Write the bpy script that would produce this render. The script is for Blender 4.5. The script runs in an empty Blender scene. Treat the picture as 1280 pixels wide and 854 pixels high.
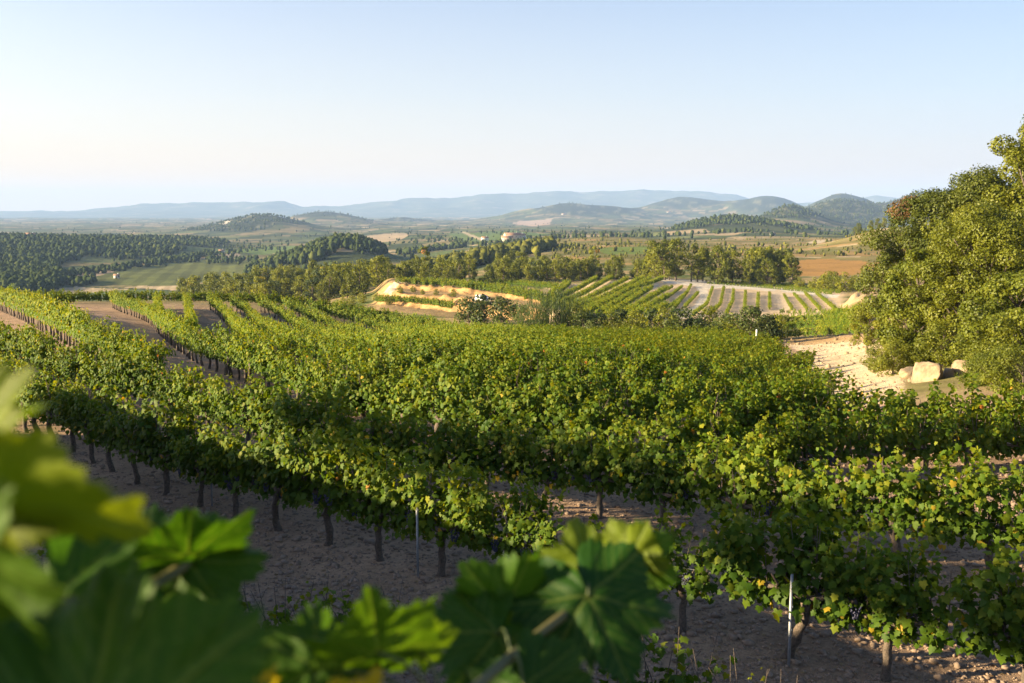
import bpy, math
import numpy as np
from mathutils import Vector

# ------------------------------------------------------------------ camera, world, sun, exposure
SC = bpy.context.scene
COL = SC.collection
F = 1256.0
PITCH = math.atan(165.0 / F)
CP, SP = math.cos(PITCH), math.sin(PITCH)

cam_d = bpy.data.cameras.new('camera')
cam_d.sensor_width = 36.0
cam_d.lens = F / 1280.0 * 36.0
cam_d.clip_start = 0.05
cam_d.clip_end = 60000.0
cam_d.dof.use_dof = True
cam_d.dof.focus_distance = 15.0
cam_d.dof.aperture_fstop = 6.3
cam = bpy.data.objects.new('camera', cam_d)
COL.objects.link(cam)
cam.location = (0, 0, 0)
cam.rotation_euler = (math.pi / 2 - PITCH, 0, 0)
SC.camera = cam

SUN_EL, SUN_AZ = math.radians(16.0), math.radians(-99.0)     # azimuth clockwise from +Y
SUNV = Vector((math.sin(SUN_AZ) * math.cos(SUN_EL), math.cos(SUN_AZ) * math.cos(SUN_EL), math.sin(SUN_EL)))
world = bpy.data.worlds.new('World')
SC.world = world
world.use_nodes = True
wn = world.node_tree
bg = wn.nodes['Background']
sky = wn.nodes.new('ShaderNodeTexSky')
sky.sky_type = 'NISHITA'
sky.sun_disc = False
sky.sun_elevation = SUN_EL
sky.sun_rotation = SUN_AZ
sky.altitude = 300
sky.air_density = 1.0
sky.dust_density = 0.9
sky.ozone_density = 1.2
# the summer sky pales towards the horizon, more so on the sun's side
def wnode(t, **k):
    n = wn.nodes.new(t)
    for a, v in k.items(): setattr(n, a, v)
    return n
wtc = wnode('ShaderNodeTexCoord'); wsx = wnode('ShaderNodeSeparateXYZ'); wn.links.new(wtc.outputs['Generated'], wsx.inputs[0])
wf = wnode('ShaderNodeValToRGB'); e = wf.color_ramp.elements
e[0].position = 0.02; e[0].color = (0.97,) * 3 + (1,); e[1].position = 0.42; e[1].color = (0.0,) * 3 + (1,)
e2 = e.new(0.11); e2.color = (0.48,) * 3 + (1,); e3 = e.new(0.22); e3.color = (0.20,) * 3 + (1,)
wn.links.new(wsx.outputs['Z'], wf.inputs[0])
wx = wnode('ShaderNodeMapRange'); wx.inputs[1].default_value = 0.45; wx.inputs[2].default_value = -0.55; wn.links.new(wsx.outputs['X'], wx.inputs[0])
wc = wnode('ShaderNodeMix', data_type='RGBA'); wn.links.new(wx.outputs[0], wc.inputs[0])
wc.inputs[6].default_value = (3.6, 3.35, 3.45, 1); wc.inputs[7].default_value = (5.0, 4.1, 3.15, 1)
wt = wnode('ShaderNodeMix', data_type='RGBA', blend_type='MULTIPLY'); wt.inputs[0].default_value = 1.0; wn.links.new(sky.outputs[0], wt.inputs[6]); wtt = wnode('ShaderNodeMix', data_type='RGBA'); wn.links.new(wx.outputs[0], wtt.inputs[0]); wtt.inputs[6].default_value = (0.68, 0.77, 0.87, 1); wtt.inputs[7].default_value = (1.13, 1.09, 1.14, 1); wn.links.new(wtt.outputs[2], wt.inputs[7])
wm = wnode('ShaderNodeMix', data_type='RGBA'); wn.links.new(wf.outputs[0], wm.inputs[0]); wn.links.new(wt.outputs[2], wm.inputs[6]); wn.links.new(wc.outputs[2], wm.inputs[7])
wh = wnode('ShaderNodeValToRGB'); eh = wh.color_ramp.elements; eh[0].position = 0.0; eh[0].color = (1.10, 0.97, 0.82, 1); eh[1].position = 0.07; eh[1].color = (0.97, 0.98, 1.02, 1)
wn.links.new(wsx.outputs['Z'], wh.inputs[0])
wq = wnode('ShaderNodeMix', data_type='RGBA', blend_type='MULTIPLY'); wq.inputs[0].default_value = 1.0; wn.links.new(wm.outputs[2], wq.inputs[6]); wn.links.new(wh.outputs[0], wq.inputs[7])
wn.links.new(wq.outputs[2], bg.inputs[0])
bg.inputs[1].default_value = 0.061

sun_d = bpy.data.lights.new('sun', 'SUN')
sun_d.energy = 5.0
sun_d.angle = math.radians(0.5)
sun_d.color = (1.0, 0.81, 0.50)
sun = bpy.data.objects.new('sun', sun_d)
COL.objects.link(sun)
sun.rotation_euler = (-SUNV).to_track_quat('-Z', 'Y').to_euler()

SC.view_settings.view_transform = 'Standard'
SC.view_settings.look = 'None'
SC.view_settings.exposure = 2.0
SC.view_settings.gamma = 1.0
SC.render.engine = 'CYCLES'
SC.cycles.use_denoising = True
SC.cycles.max_bounces = 8
SC.cycles.diffuse_bounces = 3
SC.cycles.transmission_bounces = 4
SC.cycles.volume_bounces = 0
SC.cycles.caustics_reflective = False
SC.cycles.caustics_refractive = False
SC.cycles.sample_clamp_indirect = 6.0

# ------------------------------------------------------------------ projection helpers (pixels of the photograph, 1280 wide)
def proj(x, y, z):
    d = y * CP - z * SP
    d = np.where(np.abs(d) < 1e-6, 1e-6, d)
    return 640 + F * x / d, 427 - F * (y * SP + z * CP) / d
def ray(px, py):
    vx = (px - 640) / F; vy = (427 - py) / F
    Y = CP + vy * SP
    return vx / Y, (-SP + vy * CP) / Y                        # x and z per metre of forward distance

# ------------------------------------------------------------------ value noise
def hash2(ix, iy, seed):
    n = (ix.astype(np.int64) * 374761393 + iy.astype(np.int64) * 668265263 + seed * 1274126177) & 0x7fffffff
    n = ((n ^ (n >> 13)) * 1274126177) & 0x7fffffff
    return ((n ^ (n >> 16)) & 0xffff) / 65535.0
def vnoise(x, y, seed=0):
    x = np.asarray(x, float); y = np.asarray(y, float)
    ix = np.floor(x); iy = np.floor(y); fx = x - ix; fy = y - iy
    fx = fx * fx * (3 - 2 * fx); fy = fy * fy * (3 - 2 * fy)
    a = hash2(ix, iy, seed); b = hash2(ix + 1, iy, seed); c = hash2(ix, iy + 1, seed); d = hash2(ix + 1, iy + 1, seed)
    return (a * (1 - fx) + b * fx) * (1 - fy) + (c * (1 - fx) + d * fx) * fy
def fbm(x, y, seed=0, octv=4):
    s = 0; a = 0.5; t = 0
    for k in range(octv):
        s = s + a * vnoise(x * 2 ** k, y * 2 ** k, seed + k * 17); t += a; a *= 0.5
    return s / t
def sstep(a, b, x):
    t = np.clip((x - a) / (b - a), 0, 1)
    return t * t * (3 - 2 * t)

# ------------------------------------------------------------------ terrain
KN = [3, 12, 20, 30, 45, 55, 67, 85, 100, 115, 130, 160, 200, 230, 265, 300, 350, 400, 500, 700, 1000, 1500, 2200, 3500, 6000, 11000]
FARL = [-55, -58, -60, -63, -66, -72, -80]
COLS = {
 -300: [-4.7, -4.7, -4.95, -5.4, -6.2, -6.8, -7.3, -8.0, -9.1, -12, -17, -23, -30, -35, -39, -42, -45, -47, -50, -53, -56, -60, -62, -66, -72, -80],
  100: [-4.7, -4.7, -4.95, -5.4, -6.2, -6.8, -7.3, -8.0, -9.1, -12, -17, -23, -30, -35, -39, -41, -43, -45, -49, -53, -56, -60, -62, -66, -72, -80],
  240: [-4.7, -4.7, -4.95, -5.4, -6.2, -6.8, -7.3, -8.0, -8.9, -11.5, -15, -20, -26, -29.5, -32, -33.5, -34.5, -35, -44, -53, -56, -59, -62, -66, -72, -80],
  340: [-4.7, -4.7, -4.95, -5.4, -6.3, -6.9, -7.5, -8.5, -10, -12.5, -14.5, -19, -23, -25, -27, -28.5, -30, -31, -41, -51, -54, -58, -61, -66, -72, -80],
  430: [-4.7, -4.7, -4.95, -5.4, -6.4, -7.1, -7.9, -9.2, -11, -13, -15, -19, -21.5, -22.5, -23, -25, -27, -29, -38, -48, -53, -57, -60, -65, -72, -80],
  500: [-4.7, -4.7, -4.95, -5.4, -6.6, -7.4, -8.4, -10.2, -12, -14, -16, -19.5, -21.5, -20.5, -20, -21.8, -25, -29, -36, -44, -51, -53, -56, -62, -72, -80],
  640: [-4.7, -4.7, -4.95, -5.7, -7.3, -8.3, -9.3, -11.2, -12.8, -14.2, -15.7, -18.5, -20.5, -20.8, -21.0, -22, -23.5, -24.5, -26, -30, -36, -41, -47, -58, -70, -80],
  720: [-4.7, -4.7, -4.95, -5.7, -7.4, -8.5, -9.6, -11.5, -12.9, -13.9, -15.0, -17.0, -18.5, -19.0, -19.5, -21.5, -23, -23.5, -23.5, -24, -27.5, -38, -45, -58, -70, -80],
  800: [-4.7, -4.7, -4.95, -5.7, -7.4, -8.6, -9.7, -11.7, -12.9, -13.7, -14.5, -16.2, -17.3, -17.5, -17.7, -20.5, -22.5, -23, -23.5, -24, -26, -37, -45, -58, -70, -80],
  900: [-4.7, -4.7, -4.95, -6.3, -8.0, -9.0, -10.0, -11.7, -12.9, -13.7, -14.5, -15.9, -17.3, -18.2, -19.6, -21.5, -23, -23.5, -24, -24, -27, -38, -45, -58, -70, -80],
 1000: [-4.7, -4.7, -4.95, -6.8, -8.6, -9.5, -10.2, -11.7, -12.9, -13.9, -14.8, -16.3, -17.6, -18.6, -20.6, -22.5, -23.5, -24, -24, -24, -27, -38, -45, -58, -70, -80],
 1075: [-4.7, -4.7, -4.95, -6.6, -8.2, -9.1, -9.7, -10.9, -11.9, -12.9, -13.7, -14.7, -17.0, -18.6, -20.0, -22, -23, -23.5, -24, -24, -27, -38, -45, -58, -70, -80],
 1150: [-4.7, -4.7, -4.95, -6.2, -7.6, -8.0, -8.0, -8.4, -9.4, -10.5, -11.5, -13.5, -16.0, -18.0, -20.0, -22, -23, -23.5, -24, -24, -27, -38, -45, -58, -70, -80],
 1240: [-4.7, -4.7, -4.95, -5.9, -7.0, -7.0, -6.4, -6.0, -6.5, -7.5, -9, -12, -15.0, -17.0, -19.0, -21, -22, -23, -24, -24, -27, -38, -45, -58, -70, -80],
 1500: [-4.7, -4.7, -4.95, -5.6, -6.0, -5.0, -3.6, -2.5, -3.0, -5, -7, -10, -14.0, -16.0, -18.0, -20, -22, -23, -24, -24, -27, -38, -45, -58, -70, -80],
}
NEARL = {   # the vineyard's own roll: a hollow, then a brow
 -300: [(20, -4.95), (30, -5.4), (45, -6.0), (55, -6.6), (67, -7.2), (85, -8.2), (95, -8.5), (105, -9.5), (115, -11.5), (130, -15)],
  100: [(20, -4.95), (30, -5.4), (45, -6.0), (55, -6.6), (67, -7.3), (85, -8.4), (95, -8.6), (105, -9.5), (115, -11.5), (130, -15)],
  240: [(20, -4.95), (30, -5.4), (45, -6.4), (55, -7.3), (67, -8.3), (80, -9.0), (95, -8.7), (105, -9.3), (115, -11), (130, -14)],
  340: [(20, -4.95), (30, -5.45), (45, -6.8), (55, -7.7), (62, -8.4), (72, -9.3), (85, -9.9), (97, -9.0), (107, -9.6), (115, -11), (130, -14)],
  430: [(20, -4.95), (30, -5.5), (45, -7.1), (55, -8.2), (67, -9.5), (80, -10.4), (92, -10.8), (102, -10.3), (115, -11.7), (130, -14.5)],
  500: [(20, -4.95), (30, -5.55), (45, -7.1), (55, -8.3), (67, -9.6), (85, -11.1), (95, -11.6), (105, -11.8), (115, -12.9), (130, -15.2)],
}
U0, U1, NU = -0.9, 0.9, 361
L0, L1, NL = math.log(3.0), math.log(11000.0), 500
def build_table():
    lk = np.log(np.array(KN, float)); lg = np.linspace(L0, L1, NL)
    cu = np.array([(p - 640) / F for p in COLS]); ug = np.linspace(U0, U1, NU)
    def column(p):
        d = list(zip(KN, COLS[p]))
        if p in NEARL: d = [q for q in d if q[0] < 20] + NEARL[p] + [q for q in d if q[0] > 130]
        return np.interp(lg, np.log([q[0] for q in d]), [q[1] for q in d])
    tab = np.array([column(p) for p in COLS])
    T = np.empty((NU, NL))
    for j in range(NL): T[:, j] = np.interp(ug, cu, tab[:, j])
    def blur(A, ax, s):
        r = int(3 * s); k = np.exp(-0.5 * (np.arange(-r, r + 1) / s) ** 2); k /= k.sum()
        P = np.pad(A, [(r, r) if a == ax else (0, 0) for a in (0, 1)], mode='edge')
        return sum(k[i] * np.take(P, np.arange(i, i + A.shape[ax]), axis=ax) for i in range(2 * r + 1))
    return blur(blur(T, 1, 2.2), 0, 4.5)
TAB = build_table()
def tab_at(u, D):
    a = np.clip((u - U0) / (U1 - U0) * (NU - 1), 0, NU - 1.001); b = np.clip((np.log(np.maximum(D, 3.01)) - L0) / (L1 - L0) * (NL - 1), 0, NL - 1.001)
    i = a.astype(int); j = b.astype(int); fa = a - i; fb = b - j
    return (TAB[i, j] * (1 - fa) + TAB[i + 1, j] * fa) * (1 - fb) + (TAB[i, j + 1] * (1 - fa) + TAB[i + 1, j + 1] * fa) * fb
# hills: column and row of the top in the photograph, distance, sideways sigma (px), sigma in depth, tree height on it
HILLS = [[*h] for h in [
 (40, 292, 1350, 60, 200, 7), (150, 294, 1450, 55, 200, 7), (232, 294, 1650, 40, 220, 7), (-80, 292, 1400, 80, 250, 7),
 (330, 266, 3100, 46, 330, 7), (280, 277, 2900, 36, 260, 7), (395, 283, 2900, 38, 300, 6), (402, 263, 4600, 34, 380, 6), (440, 268, 4700, 22, 300, 6), (505, 271, 5600, 26, 400, 3),
 (440, 292, 930, 38, 110, 7), (385, 305, 880, 40, 110, 7),
 (915, 268, 1750, 44, 230, 6), (868, 279, 1650, 26, 200, 6), (980, 279, 1750, 30, 230, 6),
 (985, 255, 2600, 32, 260, 6), (1035, 272, 2500, 34, 300, 6),
 (1040, 249, 3600, 40, 380, 5), (1085, 262, 3300, 40, 380, 5), (1078, 247, 5300, 30, 500, 2), (1042, 243.5, 5500, 30, 500, 2), (1140, 243, 4300, 36, 500, 3), (1210, 243, 4000, 60, 500, 3),
 (965, 245.5, 6600, 34, 600, 0), (915, 252, 6900, 30, 500, 0), (860, 246.5, 7300, 34, 600, 0), (820, 253, 7000, 40, 600, 0), (712, 254, 5900, 26, 500, 0), (762, 258, 6100, 34, 500, 0), (665, 261, 6100, 34, 500, 0),
 (935, 311, 520, 60, 50, 1), (850, 309, 600, 40, 60, 1), (1000, 305, 700, 50, 60, 1), (770, 305, 760, 50, 60, 1),
 (1095, 279, 640, 40, 70, 4), (1180, 276, 620, 70, 80, 4),
]]
HAMP = [0.0] * len(HILLS)
UPPER = np.array([(16, -9.5), (6, -3.2), (2.6, -1.0), (0, 0.3), (-2.8, 2.0), (-5.6, 4.2), (-9.0, 7.6), (-13, 12.0), (-17.5, 17.5), (-24, 25.5), (-33, 37.0), (-44, 52.0), (-70, 90)], float)
def seg_signed(x, y, P):
    best = np.full(np.shape(x), 1e9); sg = np.zeros(np.shape(x))
    for a, b in zip(P[:-1], P[1:]):
        d = b - a; L = np.hypot(*d); t = np.clip(((x - a[0]) * d[0] + (y - a[1]) * d[1]) / L ** 2, 0, 1)
        qx = x - a[0] - t * d[0]; qy = y - a[1] - t * d[1]; r = np.hypot(qx, qy)
        s = np.sign(d[1] * (x - a[0]) - d[0] * (y - a[1]))      # positive on the vineyard's side
        m = r < best; best = np.where(m, r, best); sg = np.where(m, s, sg)
    return best * np.where(sg == 0, 1, sg)
def polar(x, y):
    th = np.arctan2(x, y); r = np.hypot(x, y); lim = math.radians(40)
    tc = np.clip(th, -lim, lim)
    return np.tan(tc), np.maximum(r * np.cos(tc), 0.01)
def height(x, y):
    x = np.asarray(x, float); y = np.asarray(y, float)
    u, D = polar(x, y)
    px = 640 + F * u
    z = tab_at(u, D)
    for (hp, ht, hd, sp, sd, tr), hz in zip(HILLS, HAMP):
        if hz == 0.0: continue
        cu = (hp - 640) / F; st = sp / F * hd
        a = ((u - cu) * D / st) ** 2 + ((D - hd) / sd) ** 2
        z = z + hz * np.exp(-0.5 * a ** 0.92)
    # stepped terraces across the small valley
    q = D - (235 - 40 * (px - 490) / 190)
    lev = -20.9 + 2.2 * sstep(-13, -8, q) + 0.7 * sstep(8, 11, q)
    m = sstep(462, 492, px) * (1 - sstep(684, 704, px)) * sstep(-30, -22, q) * (1 - sstep(30, 48, q))
    bank = np.maximum(sstep(-16, -12, q) * (1 - sstep(-8, -4, q)), sstep(6, 8, q) * (1 - sstep(11, 14, q)))
    lev = lev + bank * (fbm(x / 2.4, y / 2.4, 19, 4) - 0.5) * 2.2 + (fbm(x / 5, y / 5, 29, 3) - 0.5) * 0.7
    z = z * (1 - m) + lev * m
    # sandy knoll beside the parked van
    z = z + (1.9 + 3.2 * (fbm(x / 2.6, y / 2.6, 15, 4) - 0.5)) * np.exp(-0.5 * (((px - 1083) / 20) ** 4 + ((D - 152) / 9) ** 4))
    # the upper bank the camera stands on, raised at left to shade near rows
    s = seg_signed(x, y, UPPER)
    k = 1 - sstep(-0.1, 4.2, s)
    k = np.where(D < 120, k, 0) * (1 - sstep(25, 33, np.hypot(x, y)) * 0.8) * (1 - sstep(60, 110, D))
    z = z * (1 - k) + (-1.75 + 0.98 * sstep(2.5, 10, -x)) * k
    far = sstep(150, 900, D)
    z = z + (fbm(x / 3.1, y / 3.1, 3) - 0.5) * 0.10 + far * (fbm(x / 160, y / 160, 5, 5) - 0.5) * (7 + D * 0.0028)
    return z
for _ in range(5):
    for k, (hp, ht, hd, sp, sd, tr) in enumerate(HILLS):
        kx, kz = ray(hp, ht); HAMP[k] = max(0.01, HAMP[k] + kz * hd - tr - float(height(np.array([kx * hd]), np.array([hd * 1.0]))[0]))
def hz(x, y): return float(height(np.array([x]), np.array([y]))[0])
def hit(px, py, d0=8.0, d1=12000.0):
    """first point of the ground seen through a pixel of the photograph"""
    kx, kz = ray(px, py)
    D = np.geomspace(d0, d1, 1600)
    g = height(kx * D, D) - kz * D
    i = np.argmax(g > 0) if (g > 0).any() else len(D) - 1
    if i > 0:
        t = g[i - 1] / (g[i - 1] - g[i]) if g[i] > 0 else 1.0
        d = D[i - 1] + (D[i] - D[i - 1]) * t
    else: d = D[0]
    return kx * d, d

# ------------------------------------------------------------------ mesh helpers
def np_mesh(name, V, loops, totals, mats=(), mat_idx=None, attrs=None, smooth=False, cols=None):
    me = bpy.data.meshes.new(name)
    V = np.asarray(V, np.float32); loops = np.asarray(loops, np.int32).ravel(); totals = np.asarray(totals, np.int32)
    me.vertices.add(len(V)); me.vertices.foreach_set('co', V.ravel())
    me.loops.add(len(loops)); me.loops.foreach_set('vertex_index', loops)
    me.polygons.add(len(totals))
    me.polygons.foreach_set('loop_start', np.concatenate([[0], np.cumsum(totals)[:-1]]).astype(np.int32))
    me.polygons.foreach_set('loop_total', totals)
    for m in mats: me.materials.append(m)
    if mat_idx is not None: me.polygons.foreach_set('material_index', np.asarray(mat_idx, np.int32))
    if smooth: me.polygons.foreach_set('use_smooth', np.ones(len(totals), bool))
    for k, v in (attrs or {}).items():
        a = me.attributes.new(k, 'FLOAT', 'POINT'); a.data.foreach_set('value', np.asarray(v, np.float32))
    for k, v in (cols or {}).items():
        a = me.attributes.new(k, 'FLOAT_COLOR', 'POINT')
        c = np.ones((len(V), 4), np.float32); c[:, :3] = v; a.data.foreach_set('color', c.ravel())
    me.update(calc_edges=True); me.validate()
    return me
class MB:
    """collects pieces of one mesh"""
    def __init__(s): s.V = []; s.L = []; s.T = []; s.M = []; s.A = []; s.B = []; s.n = 0
    def add(s, V, faces, mat=0, tint=0.5, aut=0.0):
        V = np.asarray(V, float)
        if isinstance(faces, np.ndarray):
            s.L.append((faces + s.n).ravel()); s.T.append(np.full(len(faces), faces.shape[1])); nf = len(faces)
        else:
            s.L.append(np.concatenate([np.asarray(f) for f in faces]) + s.n); s.T.append(np.array([len(f) for f in faces])); nf = len(faces)
        s.M.append(np.full(nf, mat)); s.V.append(V)
        s.A.append(np.broadcast_to(np.asarray(tint, float), (len(V),))); s.B.append(np.broadcast_to(np.asarray(aut, float), (len(V),)))
        s.n += len(V); return s
    def tube(s, P, R, n=7, mat=0, cap=True, tint=0.5, rough=0.0, rng=None):
        P = np.asarray(P, float); R = np.broadcast_to(np.asarray(R, float), (len(P),))
        T = np.gradient(P, axis=0); T /= np.linalg.norm(T, axis=1)[:, None] + 1e-9
        ref = np.array([0.31, 0.95, 0.05]); A = np.cross(T, ref); A /= np.linalg.norm(A, axis=1)[:, None] + 1e-9; B = np.cross(T, A)
        an = np.linspace(0, 2 * np.pi, n, endpoint=False)
        rr = R[:, None] * (1 + (rough * rng.normal(size=(len(P), n)) if rough else 0))
        V = P[:, None, :] + rr[..., None] * (np.cos(an)[None, :, None] * A[:, None, :] + np.sin(an)[None, :, None] * B[:, None, :])
        i = np.arange(len(P) - 1)[:, None] * n; j = np.arange(n)[None, :]; k = (j + 1) % n
        Fq = np.stack([i + j, i + k, i + n + k, i + n + j], -1).reshape(-1, 4)
        fl = [list(f) for f in Fq]
        if cap: fl += [list(range(n))[::-1], list(range((len(P) - 1) * n, len(P) * n))]
        return s.add(V.reshape(-1, 3), fl, mat, tint)
    def box(s, c, d, mat=0, bev=0.0):
        c = np.array(c, float); h = np.array(d, float) / 2
        if bev <= 0:
            V = np.array([(x, y, z) for x in (-1, 1) for y in (-1, 1) for z in (-1, 1)]) * h + c
            return s.add(V, np.array([(0, 1, 3, 2), (4, 6, 7, 5), (0, 4, 5, 1), (2, 3, 7, 6), (0, 2, 6, 4), (1, 5, 7, 3)]), mat)
        b = min(bev, h.min() * 0.9)
        o = [(-h[0] + b, -h[1]), (h[0] - b, -h[1]), (h[0], -h[1] + b), (h[0], h[1] - b), (h[0] - b, h[1]), (-h[0] + b, h[1]), (-h[0], h[1] - b), (-h[0], -h[1] + b)]
        V = [(x + c[0], y + c[1], c[2] - h[2]) for x, y in o] + [(x + c[0], y + c[1], c[2] + h[2] - b) for x, y in o] + [(x * (1 - b / h[0]) + c[0], y * (1 - b / h[1]) + c[1], c[2] + h[2]) for x, y in o]
        fl = [list(range(8))[::-1], list(range(16, 24))]
        for r in (0, 8):
            for k in range(8): fl.append([r + k, r + (k + 1) % 8, r + 8 + (k + 1) % 8, r + 8 + k])
        return s.add(V, fl, mat)
    def mesh(s, name, mats, smooth=False):
        return np_mesh(name, np.concatenate(s.V), np.concatenate(s.L), np.concatenate(s.T), mats, np.concatenate(s.M), {'tint': np.concatenate(s.A), 'aut': np.concatenate(s.B)}, smooth)
    def arrays(s): return np.concatenate(s.V), np.concatenate(s.L), np.concatenate(s.T), np.concatenate(s.M), np.concatenate(s.A), np.concatenate(s.B)
def link(name, me, parent=None, loc=None, rot=None, scale=None):
    o = bpy.data.objects.new(name, me); COL.objects.link(o)
    if parent is not None: o.parent = parent
    if loc is not None: o.location = loc
    if rot is not None: o.rotation_euler = rot
    if scale is not None: o.scale = (scale,) * 3 if np.isscalar(scale) else scale
    return o
def tag(o, label=None, cat=None, group=None, kind=None):
    if label: o['label'] = label
    if cat: o['category'] = cat
    if group: o['group'] = group
    if kind: o['kind'] = kind
    return o
def thing(name, label, cat, loc=(0, 0, 0), rz=0.0, group=None, scale=1.0):
    return tag(link(name, None, None, loc, (0, 0, rz), scale), label, cat, group)

# ------------------------------------------------------------------ materials
def newmat(name):
    m = bpy.data.materials.new(name); m.use_nodes = True; nt = m.node_tree
    return m, nt, nt.nodes['Principled BSDF'], nt.nodes['Material Output']
def ramp(nt, pts, src):
    r = nt.nodes.new('ShaderNodeValToRGB'); e = r.color_ramp.elements
    while len(e) < len(pts): e.new(0.5)
    for k, (p, c) in enumerate(pts): e[k].position = p; e[k].color = (*c, 1)
    nt.links.new(src, r.inputs[0]); return r.outputs[0]
def attr(nt, name):
    a = nt.nodes.new('ShaderNodeAttribute'); a.attribute_name = name; return a
def noise_tex(nt, scale, detail=4, rough=0.6, coord='Object', vec=None):
    n = nt.nodes.new('ShaderNodeTexNoise'); n.inputs['Scale'].default_value = scale; n.inputs['Detail'].default_value = detail; n.inputs['Roughness'].default_value = rough
    if vec is None:
        t = nt.nodes.new('ShaderNodeTexCoord'); vec = t.outputs[coord]
    nt.links.new(vec, n.inputs['Vector']); return n
def mixc(nt, a, b, fac, blend='MIX'):
    m = nt.nodes.new('ShaderNodeMix'); m.data_type = 'RGBA'; m.blend_type = blend
    for s, v in ((m.inputs[0], fac), (m.inputs[6], a), (m.inputs[7], b)):
        if isinstance(v, (int, float)): s.default_value = v
        elif isinstance(v, tuple): s.default_value = (*v, 1)
        else: nt.links.new(v, s)
    return m.outputs[2]
def leaf_mat(name, dark, mid, light, autumn=((0.42, 0.30, 0.03), (0.32, 0.10, 0.02)), trans=0.4, tcol=(1.25, 1.1, 0.45), rough=0.5, spec=0.3, objvar=0.25, veins=False):
    m, nt, p, out = newmat(name)
    a = attr(nt, 'tint'); c = ramp(nt, [(0.0, dark), (0.55, mid), (1.0, light)], a.outputs['Fac'])
    oi = nt.nodes.new('ShaderNodeObjectInfo')
    hv = nt.nodes.new('ShaderNodeHueSaturation'); nt.links.new(c, hv.inputs['Color'])
    mr = nt.nodes.new('ShaderNodeMapRange'); nt.links.new(oi.outputs['Random'], mr.inputs[0]); mr.inputs[3].default_value = 1 - objvar; mr.inputs[4].default_value = 1 + objvar
    nt.links.new(mr.outputs[0], hv.inputs['Value'])
    mr2 = nt.nodes.new('ShaderNodeMapRange'); nt.links.new(oi.outputs['Random'], mr2.inputs[0]); mr2.inputs[3].default_value = 0.51; mr2.inputs[4].default_value = 0.49
    nt.links.new(mr2.outputs[0], hv.inputs['Hue'])
    c = hv.outputs[0]
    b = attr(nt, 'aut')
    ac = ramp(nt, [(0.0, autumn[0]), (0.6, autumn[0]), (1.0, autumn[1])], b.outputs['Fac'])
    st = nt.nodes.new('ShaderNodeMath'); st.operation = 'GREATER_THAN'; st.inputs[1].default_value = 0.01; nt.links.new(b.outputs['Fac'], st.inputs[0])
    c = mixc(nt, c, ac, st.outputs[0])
    if veins:
        v = attr(nt, 'vein'); c = mixc(nt, c, (0.15, 0.21, 0.045), v.outputs['Fac'])
        n = noise_tex(nt, 55, 4, 0.7); c = mixc(nt, c, ramp(nt, [(0.3, (0.55, 0.6, 0.5)), (0.7, (1.25, 1.2, 1.1))], n.outputs['Fac']), 0.7, 'MULTIPLY')
        bp = nt.nodes.new('ShaderNodeBump'); bp.inputs['Strength'].default_value = 0.25; bp.inputs['Distance'].default_value = 0.002
        nt.links.new(n.outputs['Fac'], bp.inputs['Height']); nt.links.new(bp.outputs[0], p.inputs['Normal'])
    nt.links.new(c, p.inputs['Base Color']); p.inputs['Roughness'].default_value = rough; p.inputs['Specular IOR Level'].default_value = spec
    t = nt.nodes.new('ShaderNodeBsdfTranslucent'); nt.links.new(mixc(nt, c, tcol, 1.0, 'MULTIPLY'), t.inputs[0])
    ms = nt.nodes.new('ShaderNodeMixShader'); ms.inputs[0].default_value = trans
    nt.links.new(p.outputs[0], ms.inputs[1]); nt.links.new(t.outputs[0], ms.inputs[2]); nt.links.new(ms.outputs[0], out.inputs[0])
    return m
def rough_mat(name, c1, c2, scale=8, rough=0.9, bump=0.4, metal=0.0, bdist=0.02):
    m, nt, p, out = newmat(name)
    n = noise_tex(nt, scale, 6, 0.65)
    nt.links.new(ramp(nt, [(0.3, c1), (0.7, c2)], n.outputs['Fac']), p.inputs['Base Color'])
    p.inputs['Roughness'].default_value = rough; p.inputs['Metallic'].default_value = metal
    if bump:
        b = nt.nodes.new('ShaderNodeBump'); b.inputs['Strength'].default_value = bump; b.inputs['Distance'].default_value = bdist
        nt.links.new(n.outputs['Fac'], b.inputs['Height']); nt.links.new(b.outputs[0], p.inputs['Normal'])
    return m
M_VINE = leaf_mat('vine_leaf', (0.046, 0.098, 0.009), (0.088, 0.146, 0.010), (0.2, 0.212, 0.014), trans=0.42, tcol=(1.5, 1.25, 0.3), spec=0.16, rough=0.55)
M_VINEF = leaf_mat('vine_leaf_close', (0.030, 0.085, 0.008), (0.065, 0.14, 0.010), (0.18, 0.215, 0.015), trans=0.5, tcol=(1.25, 1.2, 0.25), veins=True, objvar=0.12, rough=0.5, spec=0.2)
M_BARK = rough_mat('vine_bark', (0.045, 0.035, 0.028), (0.17, 0.125, 0.09), 38, 0.95, 0.9)
M_TBARK = rough_mat('tree_bark', (0.06, 0.045, 0.035), (0.17, 0.13, 0.1), 12, 0.95, 0.8)
M_GRAPE = rough_mat('grape_skin', (0.012, 0.012, 0.035), (0.05, 0.05, 0.1), 60, 0.55, 0.0)
M_STAKE = rough_mat('galvanised_steel', (0.2, 0.21, 0.22), (0.34, 0.34, 0.34), 40, 0.55, 0.1, 0.5)
M_PINE = leaf_mat('pine_needles', (0.068, 0.088, 0.009), (0.152, 0.172, 0.012), (0.235, 0.24, 0.016), trans=0.42, objvar=0.3)
M_OAK = leaf_mat('oak_leaf', (0.045, 0.06, 0.009), (0.09, 0.108, 0.012), (0.15, 0.158, 0.016), trans=0.3, objvar=0.1, autumn=((0.16, 0.09, 0.035), (0.2, 0.09, 0.03)))
M_LOAK = leaf_mat('light_leaf', (0.075, 0.098, 0.010), (0.132, 0.155, 0.012), (0.195, 0.205, 0.016), trans=0.38, objvar=0.1)
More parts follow.
